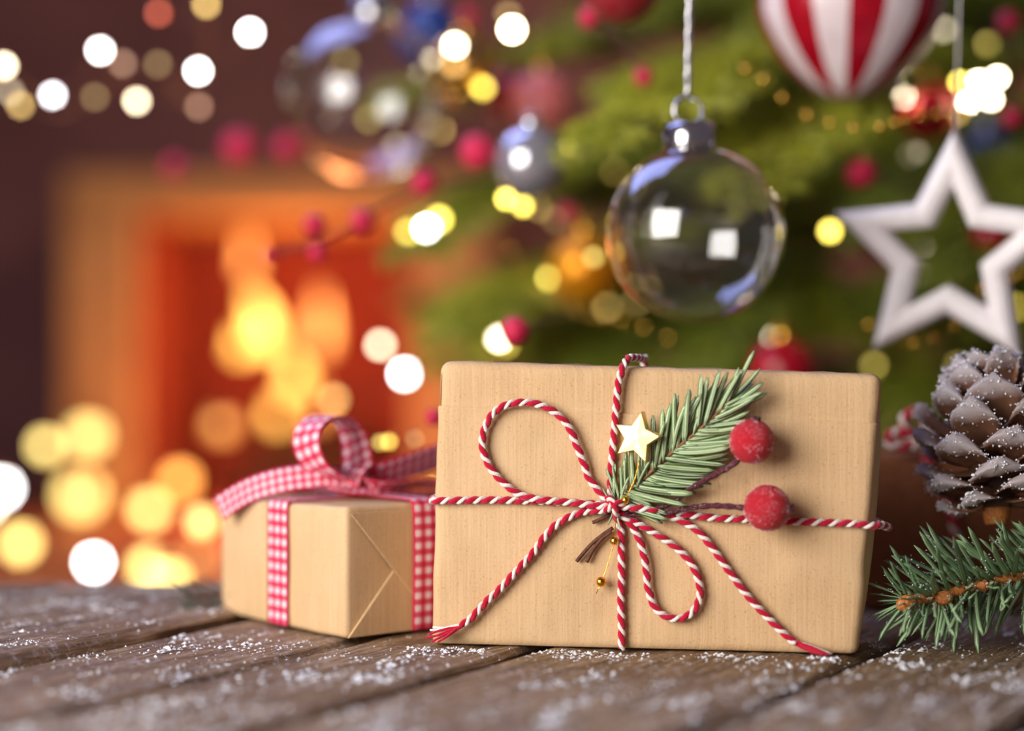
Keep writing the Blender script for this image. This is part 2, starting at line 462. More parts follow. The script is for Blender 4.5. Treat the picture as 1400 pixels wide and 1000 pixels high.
# ------------------------------------------------------------------ plank table
ND = Vector((0.866, -0.5, 0)); DD = Vector((0.5, 0.866, 0))       # across and along the planks
TY0, TY1 = 0.22, 1.0
seams = [-1.06, -0.975, -0.89, -0.805, -0.72, -0.638, -0.552, -0.463, -0.380, -0.243, -0.15, -0.055, 0.04, 0.13, 0.22, 0.32, 0.41]
tops = [0.0, 0.002, -0.001, 0.001, 0.002, 0.004, 0.0, 0.0, 0.0, 0.0, -0.002, 0.0, 0.001, 0.0, 0.001, 0.0]
table = thing('wooden_table', 'weathered brown plank table dusted with fake snow under the gifts', 'table', (0, 0.7, -0.75))
GAP = 0.0035
def plank_h(i, c, t):
    """surface height of plank i at across c, along t"""
    n0, n1 = seams[i] + GAP, seams[i + 1] - GAP
    e = min(c - n0, n1 - c)
    g = noise.noise(Vector((c * 190, t * 7, i * 9.1))) * 0.0011 + noise.noise(Vector((c * 60, t * 4, i * 3.3))) * 0.0009
    g += noise.noise(Vector((c * 420, t * 26, i * 5.7))) * 0.0007
    chip = max(0.0, noise.noise(Vector((t * 16, i * 7.7, 2.0)))) * 0.004
    rr = 0.004 + chip
    edge = -((1 - max(0, e) / rr) ** 2) * (0.0028 + chip) if e < rr else 0
    return tops[i] + min(g, 0.0004) - 0.0008 + edge
def plank_index(c):
    for i in range(len(seams) - 1):
        if seams[i] + GAP < c < seams[i + 1] - GAP: return i
    return -1
for i in range(len(seams) - 1):
    n0, n1 = seams[i] + GAP, seams[i + 1] - GAP
    near = -0.66 < seams[i] < -0.1
    nc, nt = (34, 300) if near else (16, 120)
    cs = [n0 + (n1 - n0) * (0.5 - 0.5 * math.cos(math.pi * k / nc)) * 1.0 for k in range(nc + 1)]
    v = []; f = []; uv = []
    for k in range(nt + 1):
        for c in cs:
            t = (TY0 + (TY1 - TY0) * k / nt + 0.5 * c) / 0.866
            wob = 0.0012 * noise.noise(Vector((t * 9, i * 4.1, 0))) if c in (cs[0], cs[-1]) else 0
            p = ND * (c + wob) + DD * t; p.z = plank_h(i, c, t)
            v.append(p); uv.append((c + i * 0.37, t + i * 0.91))
    W = nc + 1
    for k in range(nt):
        for j in range(nc):
            a = k * W + j; f.append((a, a + 1, a + W + 1, a + W))
    # skirt down the two long sides and ends, closing the plank
    top_n = len(v)
    for k in range(nt + 1):
        for c, q in ((cs[0], 0), (cs[-1], 1)):
            t = (TY0 + (TY1 - TY0) * k / nt + 0.5 * c) / 0.866
            p = ND * c + DD * t; p.z = -0.028; v.append(p); uv.append((c + i * 0.37 + (-0.028 if q == 0 else 0.028), t + i * 0.91))
    for k in range(nt):
        a, b = k * W, (k + 1) * W; c_, d_ = top_n + 2 * k, top_n + 2 * (k + 1)
        f.append((a, b, d_, c_)); f.append((a + nc, c_ + 1, d_ + 1, b + nc))
        f.append((c_, d_, d_ + 1, c_ + 1))
    f.append(tuple(range(W)) + (top_n + 1, top_n))
    f.append(tuple(reversed([nt * W + j for j in range(W)])) + (top_n + 2 * nt, top_n + 2 * nt + 1))
    put('plank', mesh('plank', v, f, M_WOOD, uv), table)
for sx, sy in ((-0.34, 0.30), (0.52, 0.30), (-0.34, 0.92), (0.52, 0.92)):
    mb = MB(); boxmesh(mb, sx - 0.03, sx + 0.03, sy - 0.03, sy + 0.03, -0.75, -0.028); mb.build('leg', M_WOOD, table, False)
for sy in (0.30, 0.92):
    mb = MB(); boxmesh(mb, -0.31, 0.49, sy - 0.015, sy + 0.015, -0.10, -0.028); mb.build('apron', M_WOOD, table, False)

# ------------------------------------------------------------------ main gift
GL, GR = ground(592, 882), ground(1168, 896)
GU = (GR - GL); GW = GU.length; GU.normalize()
GN = Vector((GU.y, -GU.x, 0)); GN = GN if GN.y < 0 else -GN           # towards the camera
GB = -GN
def G(x, y, off=0.0):
    """the point that pixel (x, y) shows on the gift's front, held off its paper by off"""
    d = P(x, y, 1.0) - Vector((0, 0, CAMZ)); o = Vector((0, 0, CAMZ))
    q = GL + GN * off
    return o + d * ((q - o).dot(GN) / d.dot(GN))
def guv(p): return ((p - GL).dot(GU), p.z)
cTL, cTR, cBL, cBR = guv(G(601, 494)), guv(G(1206, 512)), guv(G(590, 884)), guv(G(1172, 898))
GD = 0.042
gift = thing('wrapped_gift', 'large brown kraft paper gift tied with red and white twine bow', 'gift', tuple(GL + GU * GW / 2 + GB * GD / 2))
SEAM = 0.832 * 0.128
V, Fs = rounded_box(0.19, GD, 0.128, 0.0045, 46, 8, 40, 5, (SEAM - 0.0003, SEAM, SEAM + 0.00035))
vv = []; uvs = []
for p in V:
    a, b, c = p.x / 0.19, p.y, p.z / 0.128
    lower = p.z < SEAM + 0.0001                      # the lower sheet laps over the upper one
    c2 = c + (0.009 - 0.017 * a) * max(0, 1 - abs(c - 0.832) / 0.14)
    u = (cBL[0] * (1 - a) + cBR[0] * a) * (1 - c2) + (cTL[0] * (1 - a) + cTR[0] * a) * c2
    z = (cBL[1] * (1 - a) + cBR[1] * a) * (1 - c2) + (cTL[1] * (1 - a) + cTR[1] * a) * c2
    off = 0.0013 * noise.noise(Vector((a * 5, c * 3, b * 40))) + 0.0006 * noise.noise(Vector((a * 16, c * 6, b * 40))) + 0.0003 * noise.noise(Vector((a * 40, c * 14, b * 40)))
    off *= 0.35 + 0.65 * min(1, 4 * min(a, 1 - a), 4 * min(c, 1 - c) + 0.4)
    side = 0.0
    if a < 0.03: side = 0.0010 * noise.noise(Vector((2, c * 7, b * 50)))
    if a > 0.97: side = 0.0014 * noise.noise(Vector((9, c * 7, b * 50)))
    if lower:
        lap = 0.0009
        if a < 0.03: side -= lap
        if a > 0.97: side += lap
        if b < 0.004: off -= lap
    if c > 0.97: z += 0.0008 * noise.noise(Vector((a * 12, 3, b * 50)))
    q = GL + GU * (u + side) + GB * (b + 0.0014 + off) + Vector((0, 0, max(z, 0.0003)))
    vv.append(q); uvs.append((u + b * 0.9, z + b * 0.3))
put('wrapping_paper', mesh('wrapping_paper', vv, Fs, M_KRAFT, uvs), gift)
# folded ends bulging at both sides
for (sgn, cb, ct) in ((1, cBR, cTR), (-1, cBL, cTL)):
    v = []; f = []; uv = []
    nn, mm = 10, 24
    for i in range(nn + 1):
        for j in range(mm + 1):
            a, c = i / nn, j / mm
            z = 0.006 + (ct[1] - 0.012) * c
            u0 = cb[0] + (ct[0] - cb[0]) * z / 0.128
            bul = (0.0048 if sgn > 0 else 0.0012) * (math.sin(math.pi * a) ** 0.5) * (math.sin(math.pi * min(1, c * 1.02)) ** 0.4 if 0 < c < 1 else 0)
            v.append(GL + GU * (u0 + sgn * (bul - 0.0004)) + GB * (0.003 + (GD - 0.005) * a) + Vector((0, 0, z))); uv.append((a * GD, z))
    for i in range(nn):
        for j in range(mm):
            q = i * (mm + 1) + j; f.append((q, q + mm + 1, q + mm + 2, q + 1))
    put('end_flap', mesh('end_flap', v, f, M_KRAFT, uv), gift)

# ---- twine
PITCH = 0.0076
def twine(name, pts, parent, phase=0.0, scale=1.0, hand=-1, step=0.0006, sides=7):
    path = smooth_path(pts, step)
    T, N, B = frames(path)
    s = 0; acc = [0]
    for a, b in zip(path, path[1:]): s += (b - a).length; acc.append(s)
    e = bpy.data.objects.new(name, None)
    COL.objects.link(e); e.parent = parent; e.matrix_parent_inverse = world(parent).inverted(); e.empty_display_size = 0.01
    e.matrix_basis = Matrix.Translation(path[0])
    for nm, m, ph, rad, off in (('red_strand', M_TW_RED, 0.0, 0.00130, 0.00062), ('white_strand', M_TW_WHITE, math.pi, 0.00092, 0.00098)):
        pp = []
        for p, n_, b_, q in zip(path, N, B, acc):
            a = hand * 2 * math.pi * q / (PITCH * scale) + ph + phase
            pp.append(p + (n_ * math.cos(a) + b_ * math.sin(a)) * off * scale)
        mb = MB(); tube(mb, pp, rad * scale, sides)
        mb.build(nm, m, e)
    return e
A = 0.0019
def gp(l, off): return [G(x, y, off) for x, y in l]
def at_side(p, du, b): return p + GU * du + GB * b
hs = G(594, 685, 0.0); he = G(1196, 719, 0.0)
twine('twine_band', [at_side(hs, 0.09, GD + 0.0035), at_side(hs, 0.004, GD + 0.0035), at_side(hs, -0.0022, GD), at_side(hs, -0.0022, 0.03), at_side(hs, -0.0022, 0.012), at_side(hs, -0.0012, 0.001)] + gp([(606, 685), (670, 684), (745, 686), (807, 689), (835, 691), (849, 692), (891, 698.5), (934, 703.5), (977, 708.5), (1014, 710), (1077, 713), (1120, 714.5), (1170, 716.5)], A)
      + [at_side(he, -0.001, -0.001), at_side(he, 0.0030, 0.004), at_side(he + Vector((0, 0, -0.002)), 0.0066, 0.014), at_side(he + Vector((0, 0, -0.003)), 0.0070, 0.03), at_side(he + Vector((0, 0, -0.003)), 0.0045, GD + 0.001), at_side(he + Vector((0, 0, -0.002)), -0.004, GD + 0.0035), at_side(he, -0.09, GD + 0.0035)], gift)
vt = G(853, 497, 0.0)
twine('twine_band', [vt + GB * (GD + 0.0035) + GU * 0.006 + Vector((0, 0, -0.06)), vt + GB * (GD + 0.0035) + GU * 0.006 + Vector((0, 0, -0.003)), vt + GB * (GD - 0.002) + GU * 0.006 + Vector((0, 0, 0.0016)), vt + GB * 0.030 + GU * 0.006 + Vector((0, 0, 0.0022)), vt + GB * 0.014 + GU * 0.004 + Vector((0, 0, 0.0026)), vt + GB * 0.004 + GU * 0.0015 + Vector((0, 0, 0.0021))]
      + gp([(850, 506), (845, 530), (842.5, 560), (840, 590), (837.5, 620), (835, 655), (836, 680), (842, 705), (849, 725), (849.5, 748), (850, 785), (849, 822), (850, 855), (850, 878)], A) + [G(850, 888, A - 0.0004)], gift, 1.0)
twine('bow_loop', gp([(838, 692)], 0.0045) + gp([(826, 680)], 0.0042) + gp([(806, 655), (797.5, 632), (787.5, 607), (777, 583), (760, 565), (740, 554.5), (720, 550.5), (697.5, 552.5), (677.5, 562.5), (664, 582.5), (659.5, 605), (664, 627.5), (677.5, 649), (695, 666), (712, 677)], 0.0030)
      + gp([(735, 683), (775, 687)], 0.0046) + gp([(815, 692), (838, 694)], 0.0052), gift, 0.4)
twine('bow_loop', gp([(838, 696)], 0.0052) + gp([(852, 707), (873, 717), (898, 731), (924, 748.5), (944, 769), (955, 794), (957, 817), (947, 837), (930, 846), (910, 843), (894, 828), (886, 803), (883, 774), (877, 746), (868, 726)], 0.0030) + gp([(852, 705), (840, 696)], 0.0036), gift, 2.1)
tl = twine('bow_tail', gp([(840, 693), (822, 698)], 0.0050) + gp([(797, 700.5), (775, 709), (757, 721), (742, 738), (730, 755), (715, 772), (700, 788), (682, 807.5), (665, 823), (645, 845)], 0.0028) + gp([(630, 856)], 0.0032), gift, 0.9)
tr_ = twine('bow_tail', gp([(838, 690), (850, 693)], 0.0056) + gp([(887, 697)], 0.0058) + gp([(916, 706), (950, 723), (973, 748), (996, 780), (1024, 817), (1053, 848), (1078, 872)], 0.0030) + gp([(1088, 880)], 0.0034), gift, 2.6)
# knot: two turns of string over the crossing
twine('knot', [G(829, 683, 0.0040), G(834, 682, 0.0072), G(839, 690, 0.0086), G(842, 700, 0.0080), G(843, 707, 0.0046)], gift, 0.2, 0.9)
twine('knot', [G(826, 699, 0.0042), G(832, 696, 0.0076), G(840, 689, 0.0082), G(848, 688, 0.0076), G(853, 693, 0.0046)], gift, 1.9, 0.9)
# frayed ends: loose threads
def fray(tail, root, tips, offs):
    k = 0
    for (x, y, red), off in zip(tips, offs):
        r = G(*root, 0.0032) + Vector((random.uniform(-.0007, .0007), random.uniform(-.0006, .0006), random.uniform(-.0007, .0007)))
        e = G(x, y, off); e.z = max(e.z, 0.0009)
        m_ = r.lerp(e, 0.5) + GN * 0.0006 + Vector((0, 0, random.uniform(-.0006, .0008)))
        mb = MB(); pth = smooth_path([r, m_, e], 0.0015)
        tube(mb, pth, [0.00085 * (1 - 0.45 * i / len(pth)) for i in range(len(pth))], 6)
        mb.build('frayed_thread', M_TW_RED if red else M_TW_WHITE, tail)
fray(tl, (631, 856), [(582, 873, 1), (588, 862, 0), (590, 878, 1), (598, 879, 1), (585, 868, 1), (604, 876, 1), (592, 858, 0), (596, 870, 1), (600, 862, 0)], [0.006, 0.004, 0.008, 0.007, 0.005, 0.009, 0.003, 0.006, 0.004])
fray(tr_, (1088, 879), [(1134, 908, 1), (1128, 911, 1), (1122, 906, 1), (1136, 903, 0), (1138, 906, 0), (1118, 902, 1), (1131, 900, 0), (1126, 908, 1), (1114, 905, 1)], [0.007, 0.007, 0.006, 0.005, 0.004, 0.006, 0.005, 0.008, 0.005])

# ------------------------------------------------------------------ fir sprig on the gift
def needle_mesh(L, wd, curve, nm, mat, n=7, tipr=0.25, fold=0.25):
    v = []; f = []; uv = []
    for i in range(n + 1):
        t = i / n; x = L * t; y = curve * L * t * t
        hw = wd / 2 * (min(1, 0.45 + t * 3.5)) * (1 if t < 0.85 else (1 - (t - 0.85) / 0.15 * (1 - tipr)))
        ang = math.atan(2 * curve * t); s, c = math.sin(ang), math.cos(ang)
        for k, q in enumerate((-1, 0, 1)):
            v.append((x - s * hw * q, y + c * hw * q, fold * hw * (0.0 if q == 0 else 1.0)))
            uv.append((k / 2, t))
        v.append((x, y, -0.35 * hw)); uv.append((0.5, t))
    for i in range(n):
        a, b = i * 4, (i + 1) * 4
        f += [(a, b, b + 1, a + 1), (a + 1, b + 1, b + 2, a + 2), (a, a + 3, b + 3, b), (a + 3, a + 2, b + 2, b + 3)]
    f += [(n * 4, n * 4 + 3, n * 4 + 2, n * 4 + 1), (0, 1, 2, 3)]
    return mesh(nm, v, f, mat, uv)
FN = [needle_mesh(1.0, 0.098, c, 'needle', M_FIR, 7, 0.35, 0.10) for c in (-0.18, -0.1, -0.03, 0.05, 0.12, 0.2)]
def basis(origin, d, nrm, s):
    d = d.normalized(); z = (nrm - d * nrm.dot(d)).normalized(); y = z.cross(d)
    return Matrix(((d.x * s, y.x * s, z.x * s, origin.x), (d.y * s, y.y * s, z.y * s, origin.y), (d.z * s, y.z * s, z.z * s, origin.z), (0, 0, 0, 1)))
sprig = thing('fir_sprig', 'green fir sprig with pale striped needles tucked under the twine bow', 'sprig', tuple(G(838, 692, 0.004)))
spts = [(832, 698), (846, 680), (877, 657), (914, 623), (948.6, 594), (980, 566), (1001, 543)]
soff = [0.0035, 0.0045, 0.006, 0.0075, 0.0085, 0.0090, 0.0090]
path = smooth_path([G(x, y, o_) for (x, y), o_ in zip(spts, soff)], 0.0012)
mb = MB(); tube(mb, path, [0.0010 - 0.0004 * i / len(path) for i in range(len(path))], 7); mb.build('stem', M_TWIG, sprig)
px2 = G(701, 700).x - G(700, 700).x
def img_dir(deg, out=0.0):
    a = math.radians(deg)
    return GU * math.cos(a) + Vector((0, 0, 1)) * math.sin(a) + GN * out
NS = 46
for i in range(NS):
    s = 0.06 + 0.94 * i / (NS - 1)
    p = path[min(len(path) - 1, int(s * (len(path) - 1)))]
    for side in (1, -1):
        for rep in range(1 if s < 0.9 else 1):
            sj = s + random.uniform(-0.01, 0.01)
            if side > 0:
                ang = 102 - 30 * sj if sj < 0.6 else 84 - 75 * (sj - 0.6)
                L = 48 + 52 * min(sj, 0.6) if sj < 0.8 else 70
                if sj < 0.15: L *= 0.95
                cv = random.uniform(-0.16, 0.04)
            else:
                ang = -26 + 42 * sj if sj < 0.75 else 5 + 120 * (sj - 0.75)
                L = 70 + 30 * sj if sj < 0.5 else 82 - 44 * (sj - 0.5)
                cv = random.uniform(0.02, 0.2)
            if sj > 0.93: ang = 48 + side * random.uniform(4, 32); L = random.uniform(44, 62)
            ang += random.uniform(-7, 7); L *= random.uniform(0.86, 1.1)
            d = img_dir(ang, random.uniform(-0.14, 0.22))
            k = min(range(6), key=lambda q: abs((-0.18, -0.1, -0.03, 0.05, 0.12, 0.2)[q] - cv))
            nr = GN + GU * random.uniform(-0.5, 0.5) + Vector((0, 0, random.uniform(-0.5, 0.5)))
            put('needle', FN[k], sprig, basis(p + GN * random.uniform(-0.0010, 0.0016), d, nr, L * px2))
# a second sparse layer low on the sprig beside the string
for (x, y, ang, L) in [(842, 684, 118, 22), (846, 682, 100, 34), (850, 678, 90, 40), (856, 672, 96, 44), (838, 690, 128, 26), (858, 680, -12, 34), (866, 676, -4, 40), (852, 684, 62, 30), (870, 668, 68, 46), (848, 686, 80, 36), (840, 693, -100, 26), (842, 694, -84, 30)]:
    put('needle', FN[random.randrange(6)], sprig, basis(G(x, y, 0.005 + random.uniform(0, 0.003)), img_dir(ang, 0.1), GN + GU * random.uniform(-.5, .5), L * px2))
for l in ([(838, 722), (825, 731), (808, 745), (788, 768)], [(836, 727), (824, 736), (812, 750), (802, 769)], [(835, 703), (822, 710), (810, 715)]):
    mb = MB(); pp = smooth_path(gp(l, 0.0022), 0.0015); tube(mb, pp, 0.0009, 7); mb.build('cut_stem', M_TWIGD, sprig)

# ------------------------------------------------------------------ frosted berries on twigs
M_SUGAR = simple('sugar_crystal', lin(250, 225, 232), lin(236, 190, 204), 900, 0.25)
M_FROST = simple('frost_crystal', lin(246, 246, 250), lin(224, 226, 238), 900, 0.35)
def grain(cv, cf, p, nrm, r):
    t1 = nrm.orthogonal().normalized(); t2 = nrm.cross(t1); b_ = len(cv); a0 = random.uniform(0, 6.28)
    for k in range(3):
        a = a0 + k * 2.094; cv.append(p + (t1 * math.cos(a) + t2 * math.sin(a)) * r - nrm * r * 0.3)
    cv.append(p + nrm * r * random.uniform(0.8, 1.5) + t1 * random.uniform(-.5, .5) * r)
    cf.extend([(b_, b_ + 1, b_ + 3), (b_ + 1, b_ + 2, b_ + 3), (b_ + 2, b_, b_ + 3)])
def berry_pick(cx, cy, rpx, off, stem, crown_deg, label):
    c = G(cx, cy, off); r = rpx * c.y / F
    t = thing('berry_twig', label, 'berry', tuple(c), 'sugared red berries on the large gift')
    mb = MB()
    prof = sphere_prof(r, 22)
    v0 = len(mb.v); cr = img_dir(crown_deg, 0.18).normalized()
    M = Matrix.Translation(c) @ cr.to_track_quat('Z', 'Y').to_matrix().to_4x4()
    lathe(mb, prof, M, 36)
    mb.v = [c + (v - c) * (1 + 0.015 * noise.noise((v - c) * 260) + 0.006 * noise.noise((v - c) * 900)) for v in mb.v]
    b = mb.build('berry', M_BERRY, t)
    cv = []; cf = []
    for k in range(2400):
        d_ = Vector((random.gauss(0, 1), random.gauss(0, 1), random.gauss(0, 1))).normalized()
        if noise.noise(d_ * 2.2 + c * 40) + 0.25 < random.random() * 0.7: continue
        grain(cv, cf, c + d_ * r * 1.004, d_, random.uniform(0.00010, 0.00026))
    so_ = put('sugar_coating', mesh('sugar_coating', cv, cf, M_SUGAR, smooth=False), b); so_['kind'] = 'stuff'
    mb = MB()
    for k in range(6):
        a = k * math.pi / 3
        q0 = c + cr * r * 0.94; dirv = M.to_3x3() @ Vector((math.cos(a), math.sin(a), 0.9))
        tube(mb, [q0, q0 + dirv * r * 0.10, q0 + dirv * r * 0.17 + cr * r * 0.05], [r * 0.12, r * 0.08, r * 0.02], 6)
    mb.build('crown', M_BERRYSTEM, b)
    mb = MB(); pts = [G(x, y, o_) for x, y, o_ in stem]; pts.append(pts[-1].lerp(c, 0.6))
    pp = smooth_path(pts, 0.0012)
    tube(mb, pp, [0.0006 + 0.0007 * min(1, i / len(pp) * 1.6) + 0.0002 * math.sin(i * 1.7) for i in range(len(pp))], 8)
    mb.build('stem', M_BERRYSTEM, t)
berry_pick(1028, 604, 31, 0.013, [(838, 702, .004), (880, 698, .0042), (915, 690, .006), (945, 668, .0085), (980, 648, .0105), (1004, 634, .0125)], 78, 'sugared red berry on frosted stem beside the fir sprig tip')
berry_pick(1049, 695, 32, 0.0135, [(838, 706, .004), (900, 703, .0048), (935, 696, .007), (970, 692, .009), (1000, 693, .0115), (1018, 695, .013)], 2, 'sugared red berry lying over the horizontal twine band')

# ------------------------------------------------------------------ gold star and gold beads on wire
star_t = thing('gold_star', 'small solid gold metal star on wire beside the fir sprig', 'star', tuple(G(871, 597, 0.012)))
pts = [(877, 563), (903, 597), (883, 633), (844, 621), (842, 581)]
cx, cy = 871, 598
tip_off = 0.0125
outer = [G(x, y, tip_off + ((x - cx) * 0.20 - (cy - y) * 0.10) * 0.00033) for x, y in pts]
cc = G(cx, cy, tip_off)
inner = []
for i in range(5):
    mid = (outer[i] + outer[(i + 1) % 5]) / 2
    inner.append(cc + (mid - cc) * 0.63)
ring = []
for a, b in zip(outer, inner): ring += [a, b]
v = [p + GN * 0.0 for p in ring] + [p + GB * 0.0045 + GU * 0.0012 for p in ring] + [cc + GN * 0.0009, cc + GB * 0.0055]
v += [cc.lerp(p, 0.93) + GN * 0.0004 for p in ring]
f = []
for i in range(10):
    j = (i + 1) % 10
    f += [(i, i + 10, j + 10, j), (i + 10, 21, j + 10), (22 + i, i, j, 22 + j), (20, 22 + i, 22 + j)]
put('star_body', mesh('star_body', v, f, M_GOLD, smooth=False), star_t)
mb = MB(); tube(mb, smooth_path([G(874, 630, 0.0100), G(868, 655, 0.0095), G(858, 676, 0.0085), G(846, 690, 0.006)], 0.002), 0.00028, 6); mb.build('wire', M_GOLDB, star_t)
bw = thing('bead_wire', 'thin gold wire with tiny round gold beads hanging under the bow', 'beads', tuple(G(840, 700, 0.004)))
mb = MB(); tube(mb, smooth_path([G(846, 690, 0.006), G(842, 715, 0.0045), G(840, 740, 0.0036), G(832, 768, 0.0034), G(823, 795, 0.0036), G(815, 812, 0.0042)], 0.002), 0.00022, 6); mb.build('wire', M_GOLDB, bw)
for x, y, r, of in ((822, 796, 7.2, 0.0045), (840, 740, 6.2, 0.0045), (855, 684, 5.5, 0.0085)):
    mb = MB(); c = G(x, y, of); lathe(mb, sphere_prof(r * c.y / F, 14), Matrix.Translation(c), 18); mb.build('bead', M_GOLDB, bw)

# ------------------------------------------------------------------ small gift with gingham bow
SCn = ground(473, 876); SA = Vector((-0.645, 0.764, 0)); SB = Vector((0.764, 0.645, 0)); SLa, SLb, SH = 0.114, 0.090, 0.0618
def S(a, b, z): return SCn + SA * a + SB * b + Vector((0, 0, z))
sg = thing('wrapped_gift', 'small brown kraft paper gift with red gingham ribbon bow', 'gift', tuple(S(SLa / 2, SLb / 2, 0)))
V, Fs = rounded_box(SLa, SLb, SH, 0.0028, 20, 16, 12, 4)
vv = []; uvs = []
for p in V:
    tz = p.z
    # the far end of this parcel is packed a little lower
    tz *= 1 - 0.04 * (p.x / SLa)
    q = S(p.x, p.y, tz + 0.0003) + Vector((0, 0, 1)) * 0.0004 * noise.noise(p * 60) + (SA + SB) * 0.0006 * noise.noise(p * 45 + Vector((4, 2, 1)))
    vv.append(q); uvs.append((p.x + p.y, p.z + p.y * 0.3))
put('wrapping_paper', mesh('wrapping_paper', vv, Fs, M_KRAFT2, uvs), sg)
def flap(poly, lift, th=0.0007):
    mb = MB()
    M = Matrix(((SB.x, 0, SA.x * -1, SCn.x - SA.x * lift), (SB.y, 0, SA.y * -1, SCn.y - SA.y * lift), (0, 1, 0, 0), (0, 0, 0, 1)))
    prism(mb, poly, M, th, 0, 0.0003)
    mb.uv = [(v.x * 0.7 + v.y, v.z) for v in mb.v]
    return mb.build('end_flap', M_KRAFT2, sg, False)
flap([(0.0005, 0.0012), (0.088, 0.0012), (0.0638, 0.0304), (0.0262, 0.0304)], 0.0002, 0.0014)
flap([(0.0015, 0.0590), (0.0383, 0.0171), (0.0517, 0.0171), (0.0885, 0.0590)], 0.0010, 0.0010)
RW = 0.018
def ribbon(name, path, wv, width, parent, mat=M_GING, th=0.00025, step=0.0012, v0=0.0):
    """strip along path; wv gives the width direction for each control point"""
    pp = smooth_path(path, step)
    ctrl = [Vector(p) for p in path]
    cum = [0]
    for a, b in zip(ctrl, ctrl[1:]): cum.append(cum[-1] + (b - a).length)
    def wd(s):
        for i in range(len(cum) - 1):
            if s <= cum[i + 1]:
                t = (s - cum[i]) / max(1e-6, cum[i + 1] - cum[i]); return Vector(wv[i]).lerp(Vector(wv[i + 1]), t)
        return Vector(wv[-1])
    tot = 0; L = [0]
    for a, b in zip(pp, pp[1:]): tot += (b - a).length; L.append(tot)
    K = 6; v = []; f = []; uv = []
    for i, p in enumerate(pp):
        w_ = wd(L[i] / tot * cum[-1])
        t = (pp[min(i + 1, len(pp) - 1)] - pp[max(0, i - 1)]).normalized()
        w_ = (w_ - t * w_.dot(t)); w_ = w_.normalized() if w_.length > 1e-6 else t.orthogonal()
        for k in range(K + 1):
            q = k / K - 0.5
            v.append(p + w_ * q * width); uv.append((k / K, (L[i] + v0) / width))
    for i in range(len(pp) - 1):
        for k in range(K):
            a = i * (K + 1) + k; f.append((a, a + 1, a + K + 2, a + K + 1))
    mb = MB(); mb.add(v, f, uv); o = mb.build(name, mat, parent)
    md = o.modifiers.new('thickness', 'SOLIDIFY'); md.thickness = th * 2; md.offset = 0
    return o
e_ = 0.0012; sa, sb = 0.0568, 0.0460
def corner_path(pts): return pts
zt_ = SH * (1 - 0.02) + e_
ribbon('ribbon_band', [S(sa, -e_, 0.001), S(sa, -e_, 0.02), S(sa, -e_, 0.04), S(sa, -e_, zt_ - 0.004), S(sa, -e_ * 0.3, zt_ - 0.0008), S(sa, 0.004, zt_), S(sa, 0.03, zt_), S(sa, 0.06, zt_), S(sa, SLb - 0.004, zt_), S(sa, SLb + e_, zt_ - 0.005), S(sa, SLb + e_, 0.03), S(sa, SLb + e_, 0.002)],
       [SA] * 12, RW, sg)
e2 = 0.0022
zt2 = SH + e_ * 1.4
ribbon('ribbon_band', [S(-e2, sb, 0.001), S(-e2 - 0.0004, sb, 0.02), S(-e2 - 0.0006, sb, 0.04), S(-e2, sb, SH - 0.003), S(-e2 * 0.3, sb, SH + e_ * 0.6), S(0.004, sb, zt2), S(0.03, sb, zt2), S(0.06, sb, zt2), S(SLa - 0.006, sb, zt2 - 0.002), S(SLa + e2, sb, SH - 0.010), S(SLa + e2, sb, 0.03), S(SLa + e2, sb, 0.002)],
       [SB] * 12, RW, sg)
KN = S(sa - 0.003, sb, SH + 0.006)
bow = bpy.data.objects.new('bow', None); COL.objects.link(bow); bow.parent = sg; bow.matrix_parent_inverse = world(sg).inverted(); bow.matrix_basis = Matrix.Translation(KN); bow.empty_display_size = 0.01
UPV = Vector((0, 0, 1))
def Q(x, y, Y): return P(x, y, Y)
wl = Vector((0.74, -0.67, 0.0))
ribbon('loop', [KN, Q(452, 650, .850), Q(430, 634, .846), Q(419, 610, .846), Q(422, 586, .850), Q(438, 571, .858), Q(458, 569, .868), Q(474, 580, .876), Q(484, 602, .878), Q(488, 628, .874), Q(488, 648, .868), Q(482, 662, .862)],
       [wl] * 12, 0.020, bow)
wt = Vector((0.18, -0.45, -0.88))
ribbon('tail', [KN + Vector((0.003, -0.003, 0.001)), Q(450, 651, .855), Q(415, 652, .852), Q(375, 659, .852), Q(340, 671, .856), Q(312, 687, .862), Q(298, 697, .864)],
       [(0.1, -0.8, -0.5), (0.1, -0.7, -0.7), wt, wt, wt, (0.25, -0.4, -0.9), (0.25, -0.4, -0.9)], 0.0135, bow)
ribbon('tail', [KN + Vector((0.002, 0.004, 0.0)), Q(515, 652, .868), Q(545, 642, .874), Q(580, 630, .882), Q(620, 616, .89), Q(655, 606, .896)],
       [(0, -0.7, 0.7), (0.1, -0.6, 0.8), (0.2, -0.5, 0.85), (0.2, -0.5, 0.85), (0.2, -0.5, 0.85), (0.2, -0.5, 0.85)], 0.0165, bow)
ribbon('loop', [KN, Q(512, 664, .852), Q(545, 664, .858), Q(580, 662, .868), Q(604, 668, .874), Q(590, 677, .872), Q(550, 676, .866), Q(510, 672, .86), KN],
       [(0.3, -0.9, 0.35)] * 9, 0.015, bow)
ribbon('knot', [KN + Vector((-0.004, -0.004, -0.004)), KN + Vector((-0.005, -0.010, 0.000)), KN + Vector((-0.0015, -0.008, 0.0075)), KN + Vector((0.003, 0.0, 0.009)), KN + Vector((0.005, 0.006, 0.004)), KN + Vector((0.004, 0.008, -0.002))],
       [(0.85, -0.4, 0.1)] * 6, 0.0125, bow)
ribbon('tail', [KN + Vector((-0.004, -0.006, 0.0)), Q(462, 668, .846), Q(480, 672, .842), Q(505, 672, .842)], [(0.2, -0.9, -0.1)] * 4, 0.011, bow)

